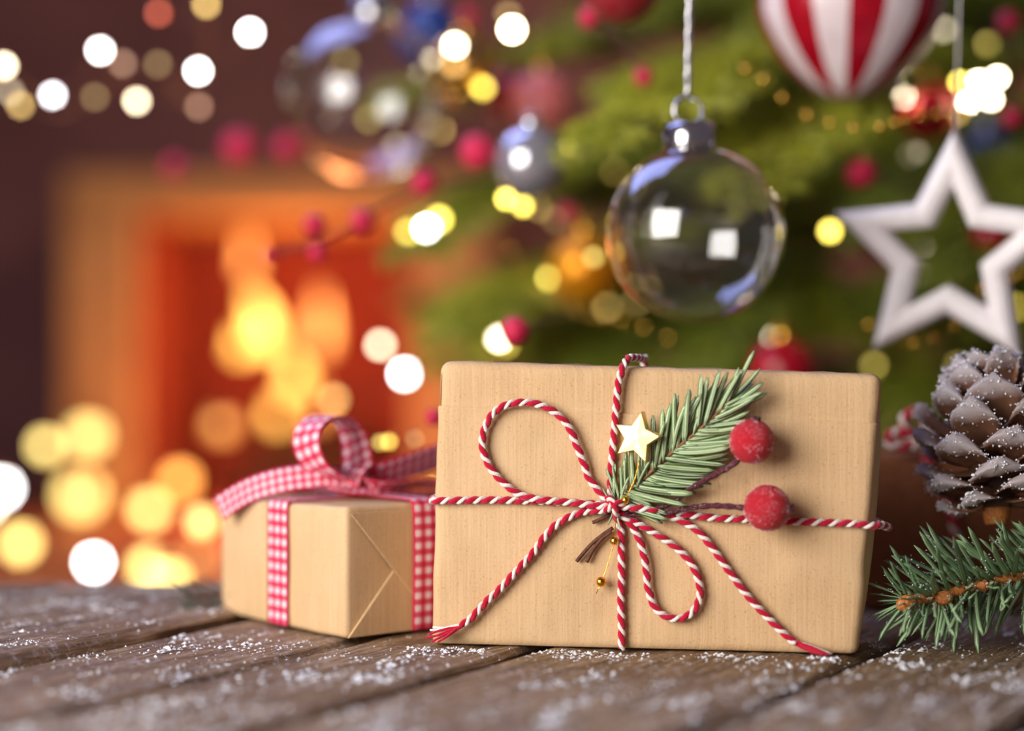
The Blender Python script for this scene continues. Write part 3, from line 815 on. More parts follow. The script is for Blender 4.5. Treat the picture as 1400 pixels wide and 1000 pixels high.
# ------------------------------------------------------------------ gift behind the pine cone
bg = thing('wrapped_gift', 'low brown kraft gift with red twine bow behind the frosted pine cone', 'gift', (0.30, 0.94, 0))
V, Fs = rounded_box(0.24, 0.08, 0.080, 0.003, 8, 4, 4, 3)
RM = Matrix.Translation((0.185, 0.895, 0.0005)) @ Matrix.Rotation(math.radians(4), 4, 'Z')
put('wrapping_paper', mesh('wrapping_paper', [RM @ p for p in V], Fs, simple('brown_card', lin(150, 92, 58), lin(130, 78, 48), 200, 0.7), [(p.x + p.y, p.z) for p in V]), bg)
def BG(x, y, o_=0.0025):
    d = P(x, y, 1.0) - Vector((0, 0, CAMZ)); n_ = RM.to_3x3() @ Vector((0, -1, 0)); q = RM @ Vector((0, -o_, 0)); oo = Vector((0, 0, CAMZ))
    return oo + d * ((q - oo).dot(n_) / d.dot(n_))
def bgt(name, pts, s=1.5): return twine(name, pts, bg, 0, s, -1, 0.0012, 6)
top = BG(1262, 612)
bgt('twine_band', [top + Vector((-.004, .06, .004)), top + Vector((-.002, .01, .004)), BG(1264, 614, .003), BG(1272, 640), BG(1285, 665), BG(1298, 692), BG(1306, 730), BG(1310, 812)])
bgt('bow_loop', [top + Vector((0, 0, .004)), BG(1240, 596, .004), BG(1222, 590, .004), BG(1214, 604, .005), BG(1232, 612, .006), BG(1262, 606, .005)])
bgt('bow_loop', [top + Vector((0, 0, .005)), BG(1268, 588, .006), BG(1258, 566, .006), BG(1240, 566, .005), BG(1236, 584, .005), BG(1258, 604, .004)])
bgt('bow_tail', [top + Vector((0, 0, .005)), BG(1290, 592, .006), BG(1316, 584, .005), BG(1340, 600, .004)])

# ------------------------------------------------------------------ spruce branch
SN = [needle_mesh(1.0, 0.082, c, 'needle', M_SPRUCE, 6, 0.12, 0.55) for c in (-0.14, -0.05, 0.05, 0.14)]
SY = 0.775
sb_ = thing('spruce_branch', 'frosted green spruce branch lying on the table beside the large gift', 'branch', tuple(P(1300, 850, SY)))
sp = smooth_path([P(1240, 822, SY - .012), P(1290, 815, SY - .006), P(1337, 801, SY), P(1400, 788, SY + .006), P(1470, 780, SY + .012), P(1545, 782, SY + .02)], 0.0012)
mb = MB(); tube(mb, sp, [0.0022 + 0.0006 * i / len(sp) + 0.0003 * math.sin(i * 0.35) for i in range(len(sp))], 9); mb.build('stem', M_BUD, sb_)
for (x, y, r, dY) in ((1239, 825, 11, -.014), (1291, 818, 10, -.012), (1344, 802, 7, -.008), (1312, 808, 7, -.004)):
    mb = MB(); c = P(x, y, SY + dY); rr = r * SY / F
    lathe(mb, [(rr * a, rr * b) for a, b in ((0.05, -1.3), (0.7, -0.9), (1, -0.2), (0.95, 0.4), (0.6, 1.0), (0.1, 1.35))], Matrix.Translation(c) @ Matrix.Rotation(math.radians(-95 + random.uniform(-20, 20)), 4, 'Y'), 14,
          bump=lambda a, j: 1 + 0.10 * math.sin(5 * a + j * 1.6))
    mb.build('bud', M_BUD, sb_)
NP = 292; cv = []; cf = []
for i in range(NP):
    s = (i + random.random()) / NP
    k = min(len(sp) - 2, int(s * (len(sp) - 1))); p = sp[k]; T = (sp[k + 1] - sp[max(0, k - 1)]).normalized() * -1   # towards the tip
    n1 = Vector((0, 0, 1)) - T * T.z; n1.normalize(); n2 = T.cross(n1)
    a = i * 2.399 + random.uniform(-0.4, 0.4)
    rad = n1 * math.cos(a) + n2 * math.sin(a)
    fwd = random.uniform(0.35, 0.95) if s > 0.08 else random.uniform(0.5, 1.5)
    d = (T * fwd + rad).normalized()
    px = random.uniform(56, 92)
    if s < 0.1: px = random.uniform(42, 66)
    if d.z > 0.4 and s > 0.25: px *= 1.2
    L = px * SY / F
    tipz = p.z + d.z * L
    if tipz < 0.003: d.z = (0.003 - p.z) / L; d.normalize()
    put('needle', SN[i % 4], sb_, basis(p + d * 0.0018, d, rad.cross(T) + rad * 0.4, L))
    for q in range(6):
        grain(cv, cf, p + d * L * random.uniform(0.08, 0.95) + Vector((random.gauss(0, .0005), random.gauss(0, .0005), 0.0006)), Vector((random.gauss(0, .4), -0.5, 1)).normalized(), random.uniform(0.00015, 0.0004))
fo = put('frost', mesh('frost', cv, cf, M_FROST, smooth=False), sb_); fo['kind'] = 'stuff'

# ------------------------------------------------------------------ pine cone
PY = 0.806
pc0 = P(1362, 694, PY); ax = (P(1352, 500, PY + 0.012) - pc0); PH = ax.length; ax.normalize()
pc = thing('pine_cone', 'open brown pine cone with white frosted scale tips above the spruce branch', 'pine cone', tuple(pc0))
Mx = ax.to_track_quat('Z', 'Y').to_matrix()
mb = MB(); tube(mb, [pc0 - ax * 0.004, pc0 + ax * PH * 0.3, pc0 + ax * PH * 0.7, pc0 + ax * PH * 0.88], [0.006, 0.012, 0.009, 0.003], 10); mb.build('core', M_BARK, pc)
mb = MB(); tube(mb, [pc0 + ax * 0.004, pc0 - ax * 0.003, pc0 - ax * 0.008], [0.0075, 0.0065, 0.0055], 10); mb.build('stalk', M_BUD, pc)
def scale_mesh(wd, nm):
    """one cone scale: along x, curling up, broad rounded thick tip"""
    v = []; f = []; uv = []; n, K = 9, 6
    for side in (1, -1):
        for i in range(n + 1):
            t = i / n
            hw = wd * (0.32 + 0.68 * math.sin(math.pi * 0.5 * min(1, t * 1.25))) * (1 if t < 0.72 else math.sqrt(max(0.02, 1 - ((t - 0.72) / 0.29) ** 2)))
            thk = 0.035 + 0.10 * max(0, t - 0.45)
            if t > 0.93: thk *= 0.6
            for k in range(K + 1):
                q = k / K * 2 - 1
                z = 0.30 * t * t - 0.12 * q * q * (1 - t * 0.4) + side * thk * (1 - q * q * 0.85)
                z += side * 0.07 * max(0, 1 - abs(t - 0.84) / 0.13) * (1 - q * q) + 0.02 * math.sin(7 * t + 5 * q * wd * 3)
                v.append((t, q * hw, z)); uv.append((k / K, t))
    R = K + 1; S0 = (n + 1) * R
    for i in range(n):
        for k in range(K):
            a = i * R + k
            f += [(a, a + R, a + R + 1, a + 1), (S0 + a, S0 + a + 1, S0 + a + R + 1, S0 + a + R)]
    for i in range(n):
        a = i * R; b = i * R + K
        f += [(a, S0 + a, S0 + a + R, a + R), (b, b + R, S0 + b + R, S0 + b)]
    for k in range(K):
        a = n * R + k; f += [(a, S0 + a, S0 + a + 1, a + 1), (k, k + 1, S0 + k + 1, S0 + k)]
    return mesh(nm, v, f, M_CONE, uv)
PS = [scale_mesh(w_, 'scale') for w_ in (0.33, 0.38, 0.42)]
NSC = 50; cv = []; cf = []
for i in range(NSC):
    t = (i + 0.5) / NSC
    a = i * 2.39996
    h = PH * (0.03 + 0.80 * t ** 0.95)
    prof = math.sin(math.pi * (0.20 + 0.66 * t)) ** 0.8
    L = 0.0345 * prof * random.uniform(0.93, 1.06)
    tilt = math.radians(-22 + 82 * t ** 1.35 + random.uniform(-9, 9))
    out = Mx @ Vector((math.cos(a), math.sin(a), 0))
    d = out * math.cos(tilt) + ax * math.sin(tilt)
    nrm = ax * math.cos(tilt) - out * math.sin(tilt)
    d = (d + out.cross(ax) * random.uniform(-0.16, 0.16)).normalized(); nrm = (nrm + out.cross(ax) * random.uniform(-0.25, 0.25)).normalized()
    Mb = basis(pc0 + ax * h + out * 0.0035, d, nrm, L)
    put('scale', PS[i % 3], pc, Mb)
    mv = PS[i % 3].vertices; nv = len(mv) // 2
    for q in range(360):
        up_ = random.random() < 0.6
        k_ = random.randrange(nv) + (0 if up_ else nv); vt_ = mv[k_].co
        if vt_.x < 0.45 + random.random() * 0.5: continue
        pt = Mb @ (vt_ + Vector((random.gauss(0, .03), random.gauss(0, .03), 0)))
        grain(cv, cf, pt, (nrm if up_ else -nrm), random.uniform(0.0002, 0.0007))

fo = put('frost', mesh('frost', cv, cf, M_FROST, smooth=False), pc); fo['kind'] = 'stuff'

# ------------------------------------------------------------------ christmas tree
def fir_branch_meshes(seed, L=0.62, npair=13):
    r = random.Random(seed); g = np.random.default_rng(seed)
    mb = MB(); twigs = []
    def droop(x): return -0.16 * (x / L) ** 2 * L
    main = [Vector((L * i / 14, 0.012 * math.sin(i * 0.8 + seed), droop(L * i / 14))) for i in range(15)]
    tube(mb, main, [0.0060 * (1 - i / 16) + 0.0012 for i in range(15)], 6)
    twigs.append(main[4:])
    for j in range(npair):
        x = L * (0.22 + 0.74 * j / (npair - 1))
        ln = 0.20 * (1 - 0.72 * j / (npair - 1)) * r.uniform(0.85, 1.1)
        for sd in (1, -1):
            a = math.radians(r.uniform(42, 58)); dz = r.uniform(-0.18, 0.16)
            b = Vector((x, 0.012 * math.sin(x / L * 14 * 0.8 + seed), droop(x)))
            pts = [b + Vector((ln * math.cos(a) * t, sd * ln * math.sin(a) * t, ln * (dz * t - 0.15 * t * t))) for t in [i / 5 for i in range(6)]]
            tube(mb, pts, [0.0022 * (1 - i / 7) for i in range(6)], 5); twigs.append(pts)
            if ln > 0.1:
                for q in (0.4, 0.68):
                    for s2 in (1, -1):
                        b2 = pts[0].lerp(pts[-1], q); a2 = math.atan2((pts[-1] - pts[0]).y, (pts[-1] - pts[0]).x) + s2 * 0.75
                        l2 = ln * 0.38; pp = [b2 + Vector((math.cos(a2) * l2 * t, math.sin(a2) * l2 * t, -0.1 * l2 * t)) for t in (0, .5, 1)]
                        tube(mb, pp, 0.0010, 4); twigs.append(pp)
    stem = mesh('branch_stem', mb.v, mb.f, M_BARK)
    base = []; dirs = []
    for tw in twigs:
        for p, q in zip(tw, tw[1:]):
            n = max(2, int((q - p).length * 1500)); t = g.random(n)[:, None]
            P0 = np.array(p)[None]; Q0 = np.array(q)[None]
            base.append(P0 + (Q0 - P0) * t)
            d = np.array((q - p).normalized()); rv = g.normal(size=(n, 3)); rv -= (rv @ d)[:, None] * d; rv /= np.linalg.norm(rv, axis=1)[:, None] + 1e-9
            rv[:, 2] = rv[:, 2] * 0.55 + 0.12
            dd = d[None] * g.uniform(0.3, 0.9, (n, 1)) + rv; dd /= np.linalg.norm(dd, axis=1)[:, None]
            dirs.append(dd)
    base = np.concatenate(base); dirs = np.concatenate(dirs); N = len(base)
    ln = g.uniform(0.013, 0.021, (N, 1))
    side = np.cross(dirs, g.normal(size=(N, 3))); side /= np.linalg.norm(side, axis=1)[:, None] + 1e-9
    hw = 0.00085
    v = np.stack([base - side * hw * 0.7, base + side * hw * 0.7, base + dirs * ln * 0.6 + side * hw, base + dirs * ln, base + dirs * ln * 0.6 - side * hw], 1).reshape(-1, 3)
    i0 = np.arange(N) * 5
    me = bpy.data.meshes.new('needles')
    me.vertices.add(len(v)); me.vertices.foreach_set('co', v.astype(np.float32).ravel())
    loops = np.stack([i0, i0 + 1, i0 + 2, i0 + 3, i0 + 4], 1).ravel().astype(np.int32)
    me.loops.add(len(loops)); me.loops.foreach_set('vertex_index', loops)
    me.polygons.add(N); me.polygons.foreach_set('loop_start', (np.arange(N) * 5).astype(np.int32))
    me.update(calc_edges=True); me.validate()
    me.materials.append(M_TREE)
    return stem, me
def treemat():
    t = NT('tree_needle'); oi = t.n('ShaderNodeObjectInfo'); n = t.noise(t.coord(), 14, 3)
    c = t.mix(n, lin(112, 140, 36), lin(226, 220, 70))
    c = t.mix(t.math('MULTIPLY', oi.outputs['Random'], 0.5), c, lin(76, 128, 52))
    t.base(c); t.set(Roughness=0.45)
    return t.m
M_TREE = treemat()
TX, TYc = 0.47, 1.74
tree = thing('christmas_tree', 'green fir christmas tree hung with baubles, berries and lights behind the gifts', 'tree', (TX, TYc, -0.75))
mb = MB(); tube(mb, [Vector((TX, TYc, -0.745)), Vector((TX + .01, TYc, 0.3)), Vector((TX, TYc + .01, 1.0)), Vector((TX, TYc, 1.55))], [0.05, 0.04, 0.022, 0.004], 14, up=Vector((1, 0, 0)))
mb.build('trunk', M_BARK, tree)
mb = MB(); lathe(mb, [(0.20, 0), (0.20, 0.02), (0.07, 0.05), (0.07, 0.12), (0.055, 0.12)], Matrix.Translation((TX, TYc, -0.75)), 24); mb.build('stand', M_GREENWIRE, tree)
BR = [fir_branch_meshes(s) for s in (1, 2, 3, 4)]
def branch(origin, d, scale, k, roll=0.0):
    z = Vector((0, 0, 1)); d = d.normalized(); y = z.cross(d).normalized(); z = d.cross(y)
    if roll: R_ = Matrix.Rotation(roll, 3, d); y = R_ @ y; z = R_ @ z
    M = Matrix(((d.x * scale, y.x * scale, z.x * scale, origin.x), (d.y * scale, y.y * scale, z.y * scale, origin.y), (d.z * scale, y.z * scale, z.z * scale, origin.z), (0, 0, 0, 1)))
    b = put('branch', BR[k][0], tree, M); n_ = put('needles', BR[k][1], b); n_.matrix_parent_inverse = Matrix.Identity(4)
    n_['kind'] = 'stuff'
rb = random.Random(3)
zc = -0.50; li = 0
while zc < 1.35:
    R = 0.80 * (1 - (zc + 0.5) / 2.1)
    nb = 13 if zc < 0.7 else 9
    for j in range(nb):
        az = 2 * math.pi * (j + 0.5 * (li % 2)) / nb + rb.uniform(-0.15, 0.15)
        d = Vector((math.cos(az), math.sin(az), rb.uniform(-0.02, 0.22)))
        front = d.y < 0.25
        if not front and j % 2: continue
        if -0.3 < zc < 0.13 and rb.random() < 0.5: continue
        if zc < 0.1 and d.y > 0.0 and d.x < -0.1: continue
        r = R * rb.uniform(0.86, 1.08)
        o_ = Vector((TX, TYc, zc + rb.uniform(-.03, .03)))
        tip = o_ + d.normalized() * r
        if tip.y < 1.18 and tip.z - 0.16 * r < 0.06: r = max(0.2, min(r, (TYc - 1.18) / max(0.05, -d.normalized().y)))
        branch(o_, d, r / 0.62, rb.randrange(4), rb.uniform(-0.3, 0.3))
    zc += 0.085 if zc < 0.8 else 0.13; li += 1
def tip_branch(px, py, Y, qx, qy, QY, L, k):
    t = P(px, py, Y); q = P(qx, qy, QY); d = (t - q).normalized()
    branch(t - d * L, d, L / 0.62, k, 0.2)
tip_branch(800, 78, 0.975, 930, 92, 1.12, 0.34, 0)
tip_branch(880, 60, 1.02, 985, 55, 1.2, 0.32, 1)
tip_branch(1015, 168, 0.98, 1120, 120, 1.15, 0.30, 2)
tip_branch(545, 235, 1.25, 800, 200, 1.5, 0.40, 1)
tip_branch(575, 400, 1.30, 800, 330, 1.6, 0.40, 3)
tip_branch(520, 15, 1.35, 760, 60, 1.6, 0.45, 2)
tip_branch(860, 470, 1.2, 900, 420, 1.6, 0.40, 2)
tip_branch(1330, 250, 1.05, 1300, 200, 1.4, 0.36, 0)
tip_branch(640, 330, 1.2, 850, 330, 1.6, 0.42, 0)

# ------------------------------------------------------------------ baubles and other ornaments
def hook(parent, base, up, r, m, string_r=0.0008, string_m=None, top=None):
    mb = MB(); c = base + up * r * 0.9
    side = Vector((1, 0, 0))
    tube(mb, [c + (side * math.cos(a) + up * math.sin(a)) * r for a in [2 * math.pi * i / 20 for i in range(21)]], r * 0.13, 7, up=Vector((0, 1, 0)))
    mb.build('loop', m, parent)
    top = top or c + Vector((0, 0, 0.25))
    mb = MB(); q0 = c + up * r * 0.9
    for sd in (0, math.pi):
        n = max(20, int((top - q0).length / 0.003)); pp = []
        for i in range(n + 1):
            a = i * 0.9 + sd; p = q0.lerp(top, i / n)
            pp.append(p + Vector((math.cos(a), math.sin(a), 0)) * string_r * 0.8)
        tube(mb, pp, string_r, 5, up=Vector((1, 0, 0)))
    mb.build('string', string_m or m, parent)
def bauble(name, label, cx, cy, rpx, Y, mats, capm, tilt=(0.0, 0.0), prof=None, mifun=None, hollow=False, cap=True, sides=40, hang=0.25, capk=1.0):
    c = P(cx, cy, Y); r = rpx * Y / F
    t = thing(name, label, 'ornament', tuple(c), 'baubles on the christmas tree')
    up = Vector((tilt[0], tilt[1], 1)).normalized()
    M = Matrix.Translation(c) @ up.to_track_quat('Z', 'Y').to_matrix().to_4x4()
    mb = MB()
    pr = prof(r) if prof else sphere_prof(r, 26)
    lathe(mb, pr, M, sides, mifun=mifun)
    if hollow:
        mi = MB(); lathe(mi, sphere_prof(r * 0.975, 26), M, sides)
        b = len(mb.v); mb.v += mi.v; mb.uv += mi.uv
        for q in mi.f: mb.f.append([b + i for i in reversed(q)]); mb.mi.append(0)
    mb.build('ball', mats, t)
    if cap:
        mb = MB(); cr = r * 0.29 * capk; ch = r * 0.28 * capk; z0 = r * 0.955
        lathe(mb, [(cr * 0.98, z0), (cr, z0 + ch * 0.2), (cr * 0.98, z0 + ch * 0.85), (cr * 0.86, z0 + ch), (cr * 0.3, z0 + ch * 1.05)], M, 30, bump=lambda a, j: 1 + (0.035 * math.cos(15 * a) if j < 3 else 0))
        mb.build('cap', capm, t)
        hook(t, c + up * (z0 + ch), up, r * 0.16, capm, max(0.0004, r * 0.022) if hollow and Y < 1 else 0.00025, M_SILVER if hollow and Y < 1 else M_GREENWIRE, None if hang is None else c + Vector((0, 0, r * 1.6 + hang)))
    return t
GY = 0.882
bauble('glass_bauble', 'clear glass ball with silver cap hanging above the large gift', 951, 320, 122, GY, M_GLASS, M_SILVER, (-0.06, 0.0), hollow=True, sides=56, hang=0.20)
bauble('glass_bauble', 'clear glass ball on the tree branch beside the fireplace', 500, 135, 112, 1.20, M_GLASS, M_SILVER, (0.1, 0), hollow=True, sides=48)
M_RGLIT = frosted('red_glitter', lin(168, 10, 26), lin(120, 4, 18), 500, 0.3, 0.1)
bauble('red_bauble', 'dark red glitter ball hanging among the fir tips', 850, -24, 56, 0.98, M_RGLIT, M_GOLDB)
M_MIRROR = simple('mirror_silver', lin(206, 206, 216), lin(196, 196, 206), 10, 0.08, 0.7)
bauble('silver_bauble', 'small mirror silver ball hanging beside a red berry', 727, 222, 50, 1.06, M_MIRROR, M_SILVER)
M_AMBER = simple('amber_gold', lin(255, 176, 30), lin(240, 140, 16), 20, 0.3, 0.5)
bauble('gold_bauble', 'shiny amber gold ball hanging beside the clear glass ball', 800, 368, 50, 1.25, M_AMBER, M_GOLDB)
bauble('gold_bauble', 'small mirrored gold ball near the top of the tree edge', 634, 92, 46, 1.32, simple('mirror_gold', lin(240, 190, 110), lin(225, 170, 90), 10, 0.08, 1.0), M_GOLDB)
M_PINK = simple('pink_satin', lin(226, 132, 128), lin(210, 96, 104), 30, 0.4)
bauble('pink_bauble', 'pale pink satin ball hanging above the silver ball', 742, 140, 44, 1.32, M_PINK, M_GOLDB)
M_REDSH = simple('red_gloss', lin(190, 8, 40), lin(150, 4, 28), 30, 0.25)
bauble('red_bauble', 'glossy crimson ball half hidden behind the pink ball', 698, 128, 34, 1.36, M_REDSH, M_GOLDB)
bauble('red_bauble', 'dark crimson ball low in the tree behind the large gift', 1070, 508, 46, 1.16, M_REDSH, M_GOLDB)
bauble('red_bauble', 'dark crimson ball in the branches behind the white star', 1268, 152, 40, 1.2, M_REDSH, M_GOLDB)
bauble('red_bauble', 'small crimson ball seen through the opening of the white star', 1355, 322, 28, 1.1, M_REDSH, M_GOLDB)
bauble('blue_bauble', 'deep blue ball in shade behind the white star', 1352, 225, 46, 1.35, simple('blue_satin', lin(36, 56, 150), lin(20, 34, 110), 30, 0.35), M_SILVER)
bauble('blue_bauble', 'blue glossy ball near the clear glass ball by the fireplace', 590, 45, 42, 1.4, simple('blue_gloss', lin(24, 60, 140), lin(14, 40, 110), 30, 0.25), M_SILVER)
M_STR_W = simple('bauble_white', lin(240, 226, 228), lin(222, 204, 210), 50, 0.35)
M_STR_R = simple('bauble_red', lin(176, 6, 34), lin(140, 4, 26), 50, 0.25)
def teardrop(r):
    out = []
    for i in range(31):
        a = math.pi * i / 30; x = math.sin(a); z = -math.cos(a)
        k = max(0, -z - 0.25); out.append((max(1e-5, r * x * (1 - 0.22 * k)), r * (z - 0.12 * k * k)))
    return out
bauble('striped_bauble', 'large red and white striped ball hanging above the white star', 1163, 2, 126, 1.03, [M_STR_W, M_STR_R], M_GOLDB, (0.05, 0), teardrop, lambda k, j: 1 if ((k + 2) % 8) < 4 else 0, sides=64)

# white star frame
so = thing('star_ornament', 'open white painted wooden star frame hanging on the tree', 'star', tuple(P(1300, 345, 0.935)), 'hanging ornaments')
STY = 0.935; sc = STY / F; c = P(1300, 346, STY)
def star_pts(R, k): return [(R * (1 if i % 2 == 0 else k) * math.sin(math.pi * i / 5), R * (1 if i % 2 == 0 else k) * math.cos(math.pi * i / 5)) for i in range(10)]
Ro = 168 * sc; Ri = 92 * sc
oo, ii = star_pts(Ro, 0.49), star_pts(Ri, 0.47)
R_ = Matrix.Translation(c) @ Matrix.Rotation(math.radians(-24), 4, 'Z') @ Matrix.Rotation(math.radians(4), 4, 'X') @ Matrix.Rotation(math.radians(3), 4, 'Y') @ Matrix.Rotation(math.radians(90), 4, 'X')
TH = 0.018
v = []; f = []
SEC = [(0.0, -0.22), (0.10, -0.36), (0.34, -0.5), (0.62, -0.5), (0.9, -0.36), (1.0, -0.22), (1.0, 0.22), (0.9, 0.36), (0.62, 0.5), (0.34, 0.5), (0.10, 0.36), (0.0, 0.22)]
for (a, b), (a2, b2) in zip(oo, ii):
    for k, z in SEC: v.append(R_ @ Vector((a + (a2 - a) * k, b + (b2 - b) * k, z * TH)))
K_ = len(SEC)
for i in range(10):
    for k in range(K_):
        a, b = i * K_, ((i + 1) % 10) * K_; k2 = (k + 1) % K_
        f.append((a + k, b + k, b + k2, a + k2))
put('star_frame', mesh('star_frame', v, f, M_PAINT, smooth=False), so)
tp = R_ @ Vector((0, Ro * 0.97, 0))
mb = MB(); tube(mb, [tp, tp + Vector((0.002, 0, 0.08)), tp + Vector((0.004, 0.01, 0.2))], 0.0005, 6, up=Vector((1, 0, 0))); mb.build('string', M_PAINT, so)

# ------------------------------------------------------------------ artificial berries in the tree
M_REDB = frosted('waxed_red_berry', lin(236, 16, 84), lin(190, 6, 56), 700, 0.2, 0.15)
def spray(label, nodes, berries, stemY):
    """nodes: stem polyline; berries: (x, y, rpx, Y)"""
    root = P(*nodes[0]); t = thing('berry_spray', label, 'berry spray', tuple(root), 'red berry sprays in the tree')
    main = smooth_path([P(*n_) for n_ in nodes], 0.006)
    mb = MB(); tube(mb, main, 0.0013, 6); mb.build('stem', M_BERRYSTEM, t)
    for x, y, r, Y in berries:
        c = P(x, y, Y); rr = r * Y / F
        q = min(main, key=lambda p: (p - c).length)
        if (q - c).length > rr:
            mb = MB(); tube(mb, smooth_path([q, q.lerp(c, 0.5) + Vector((0, 0, 0.003)), c], 0.006), 0.0009, 5); mb.build('twig', M_BERRYSTEM, t)
        mb = MB(); lathe(mb, sphere_prof(rr, 14), Matrix.Translation(c) @ Matrix.Rotation(0.6, 4, 'X'), 20, bump=lambda a, j: 1 + 0.02 * math.sin(3 * a + j)); mb.build('berry', M_REDB, t)
spray('red berry spray reaching out in front of the fireplace opening', [(690, 240, 1.2), (580, 262, 1.1), (520, 285, 1.06), (450, 325, 1.04), (370, 348, 1.03)],
      [(580, 251, 19, 1.09), (496, 302, 17, 1.05), (430, 307, 15, 1.04), (434, 346, 12, 1.03), (367, 350, 9, 1.03)], 1.05)
spray('blurred red berry spray under the clear ball beside the fireplace', [(620, 170, 1.4), (480, 190, 1.4), (400, 205, 1.4), (320, 212, 1.42), (235, 232, 1.45)],
      [(328, 203, 24, 1.42), (393, 203, 18, 1.4), (240, 230, 16, 1.46)], 1.4)
spray('red berry spray between the silver ball and the string lights', [(760, 320, 1.3), (700, 260, 1.16), (655, 215, 1.08), (640, 190, 1.07)], [(653, 208, 25, 1.07), (777, 292, 13, 1.2)], 1.1)
spray('single red berry twig just above the large gift', [(800, 430, 1.2), (750, 440, 1.0), (705, 454, 0.945)], [(704, 453, 20, 0.945)], 1.0)
spray('red berry twig beside the dark red glitter ball', [(900, 60, 1.2), (850, 40, 1.1), (806, 24, 1.04)], [(806, 24, 15, 1.04), (640, 22, 12, 1.25), (880, 105, 13, 1.04)], 1.1)
spray('red berry twig in the branches beside the white star', [(1260, 260, 1.2), (1210, 245, 1.1), (1177, 236, 1.04)], [(1177, 236, 22, 1.04)], 1.1)
spray('red berry twig at the tree edge above the white star', [(1420, 100, 1.2), (1395, 60, 1.12), (1378, 30, 1.08), (1384, 160, 1.1)], [(1378, 30, 16, 1.08), (1384, 160, 14, 1.1)], 1.1)
spray('red berry twig low behind the gingham bow', [(680, 590, 1.1), (640, 580, 1.0), (593, 571, 0.95)], [(593, 571, 12, 0.94)], 1.0)

# ------------------------------------------------------------------ fairy lights
_lm = {}
def lightmat(col, s):
    key = (col, s)
    if key not in _lm: _lm[key] = emit('lit_bulb_%d' % len(_lm), col, s)
    return _lm[key]
def light_string(label, pts, wire_m, dmm, group):
    """pts: (x, y, Y, colour, strength, size factor) along one wire"""
    P3 = [P(p[0], p[1], p[2]) for p in pts]
    t = thing('fairy_light_string', label, 'string lights', tuple(P3[0]), group)
    ctrl = []
    for a, b in zip(P3, P3[1:]):
        ctrl.append(a + Vector((0, 0.004, 0.004))); ctrl.append(a.lerp(b, 0.5) + Vector((0, 0.01, -0.01)))
    ctrl.append(P3[-1] + Vector((0, 0.004, 0.004)))
    mb = MB(); tube(mb, smooth_path(ctrl, 0.012), 0.0005, 5); mb.build('wire', wire_m, t)
    for p, c in zip(pts, P3):
        if p[4] <= 0: continue
        r = dmm * 0.0005 * p[5]
        mb = MB(); M = Matrix.Translation(c)
        lathe(mb, sphere_prof(r, 10), M, 14)
        b = mb.build('bulb', lightmat(p[3], p[4]), t)
        mb = MB(); lathe(mb, [(r * 0.5, r * 0.8), (r * 0.55, r * 1.2), (r * 0.4, r * 1.8), (r * 0.2, r * 2.0)], M, 8); mb.build('socket', wire_m, b)
WH = (1.0, 0.97, 0.95); CR = (1.0, 0.84, 0.56); WA = (1.0, 0.66, 0.18); OR = (1.0, 0.40, 0.06); YE = (1.0, 0.76, 0.10); RD = (1.0, 0.12, 0.05); YG = (1.0, 0.74, 0.20)
# cool white string swagged across the chimney side
U = 1.34
light_string('cool white fairy lights strung in the air before the dark wall', [(-60, 60, U, WH, 20, 1), (5, 90, U, CR, 22, 1), (72, 130, U, (0.95, 0.94, 1.0), 18, 1), (137, 69, U, WH, 34, 1), (187, 138, U, CR, 17, 1), (271, 97, U, WH, 34, 1), (342, 44, U, WH, 40, 1), (430, 20, U + .05, CR, 0, 1), (520, 0, U + .1, CR, 8, 1)], M_WIRE, 6.4, 'fairy lights')
light_string('dim amber fairy lights strung behind the cool white string', [(-30, 100, U + .02, WA, 2, 1), (14, 126, U, CR, 3.5, 1), (28, 144, U, WA, 6, 1), (130, 133, U, WA, 1.6, 1), (168, 87, U, (1, .55, .35), 2.6, 1), (216, 88, U, WA, 1.5, 1), (272, 146, U, (1, .5, .3), 2.8, 1), (282, 6, U, WA, 9, 1), (217, 18, U, RD, 5, 1)], M_WIRE, 6.0, 'fairy lights')
# heap on the hearth
light_string('tangle of warm yellow globe lights heaped on the hearth', [(-20, 690, 1.9, CR, 14, 1.0), (2, 668, 1.9, WH, 16, 1.1), (28, 743, 2.4, YG, 6.5, 1.5), (62, 610, 2.2, YG, 6.0, 1.1), (110, 677, 3.2, YG, 4.6, 3.0), (112, 680, 2.3, YG, 3.2, 1.2), (120, 596, 2.8, YG, 4.0, 2.2), (128, 769, 1.66, WH, 24, .85), (204, 697, 2.5, YG, 6.0, 1.5), (246, 657, 2.5, OR, 6.5, 1.5), (276, 713, 1.6, WA, 5, .9), (205, 775, 2.25, YG, 6.5, 1.5), (235, 790, 2.0, YG, 6, 1.1), (268, 760, 2.2, OR, 2.4, 1), (215, 788, 1.9, YG, 4, 1), (301, 580, 2.2, OR, 3.5, 0.9)], M_WIRE, 20, 'fairy lights')
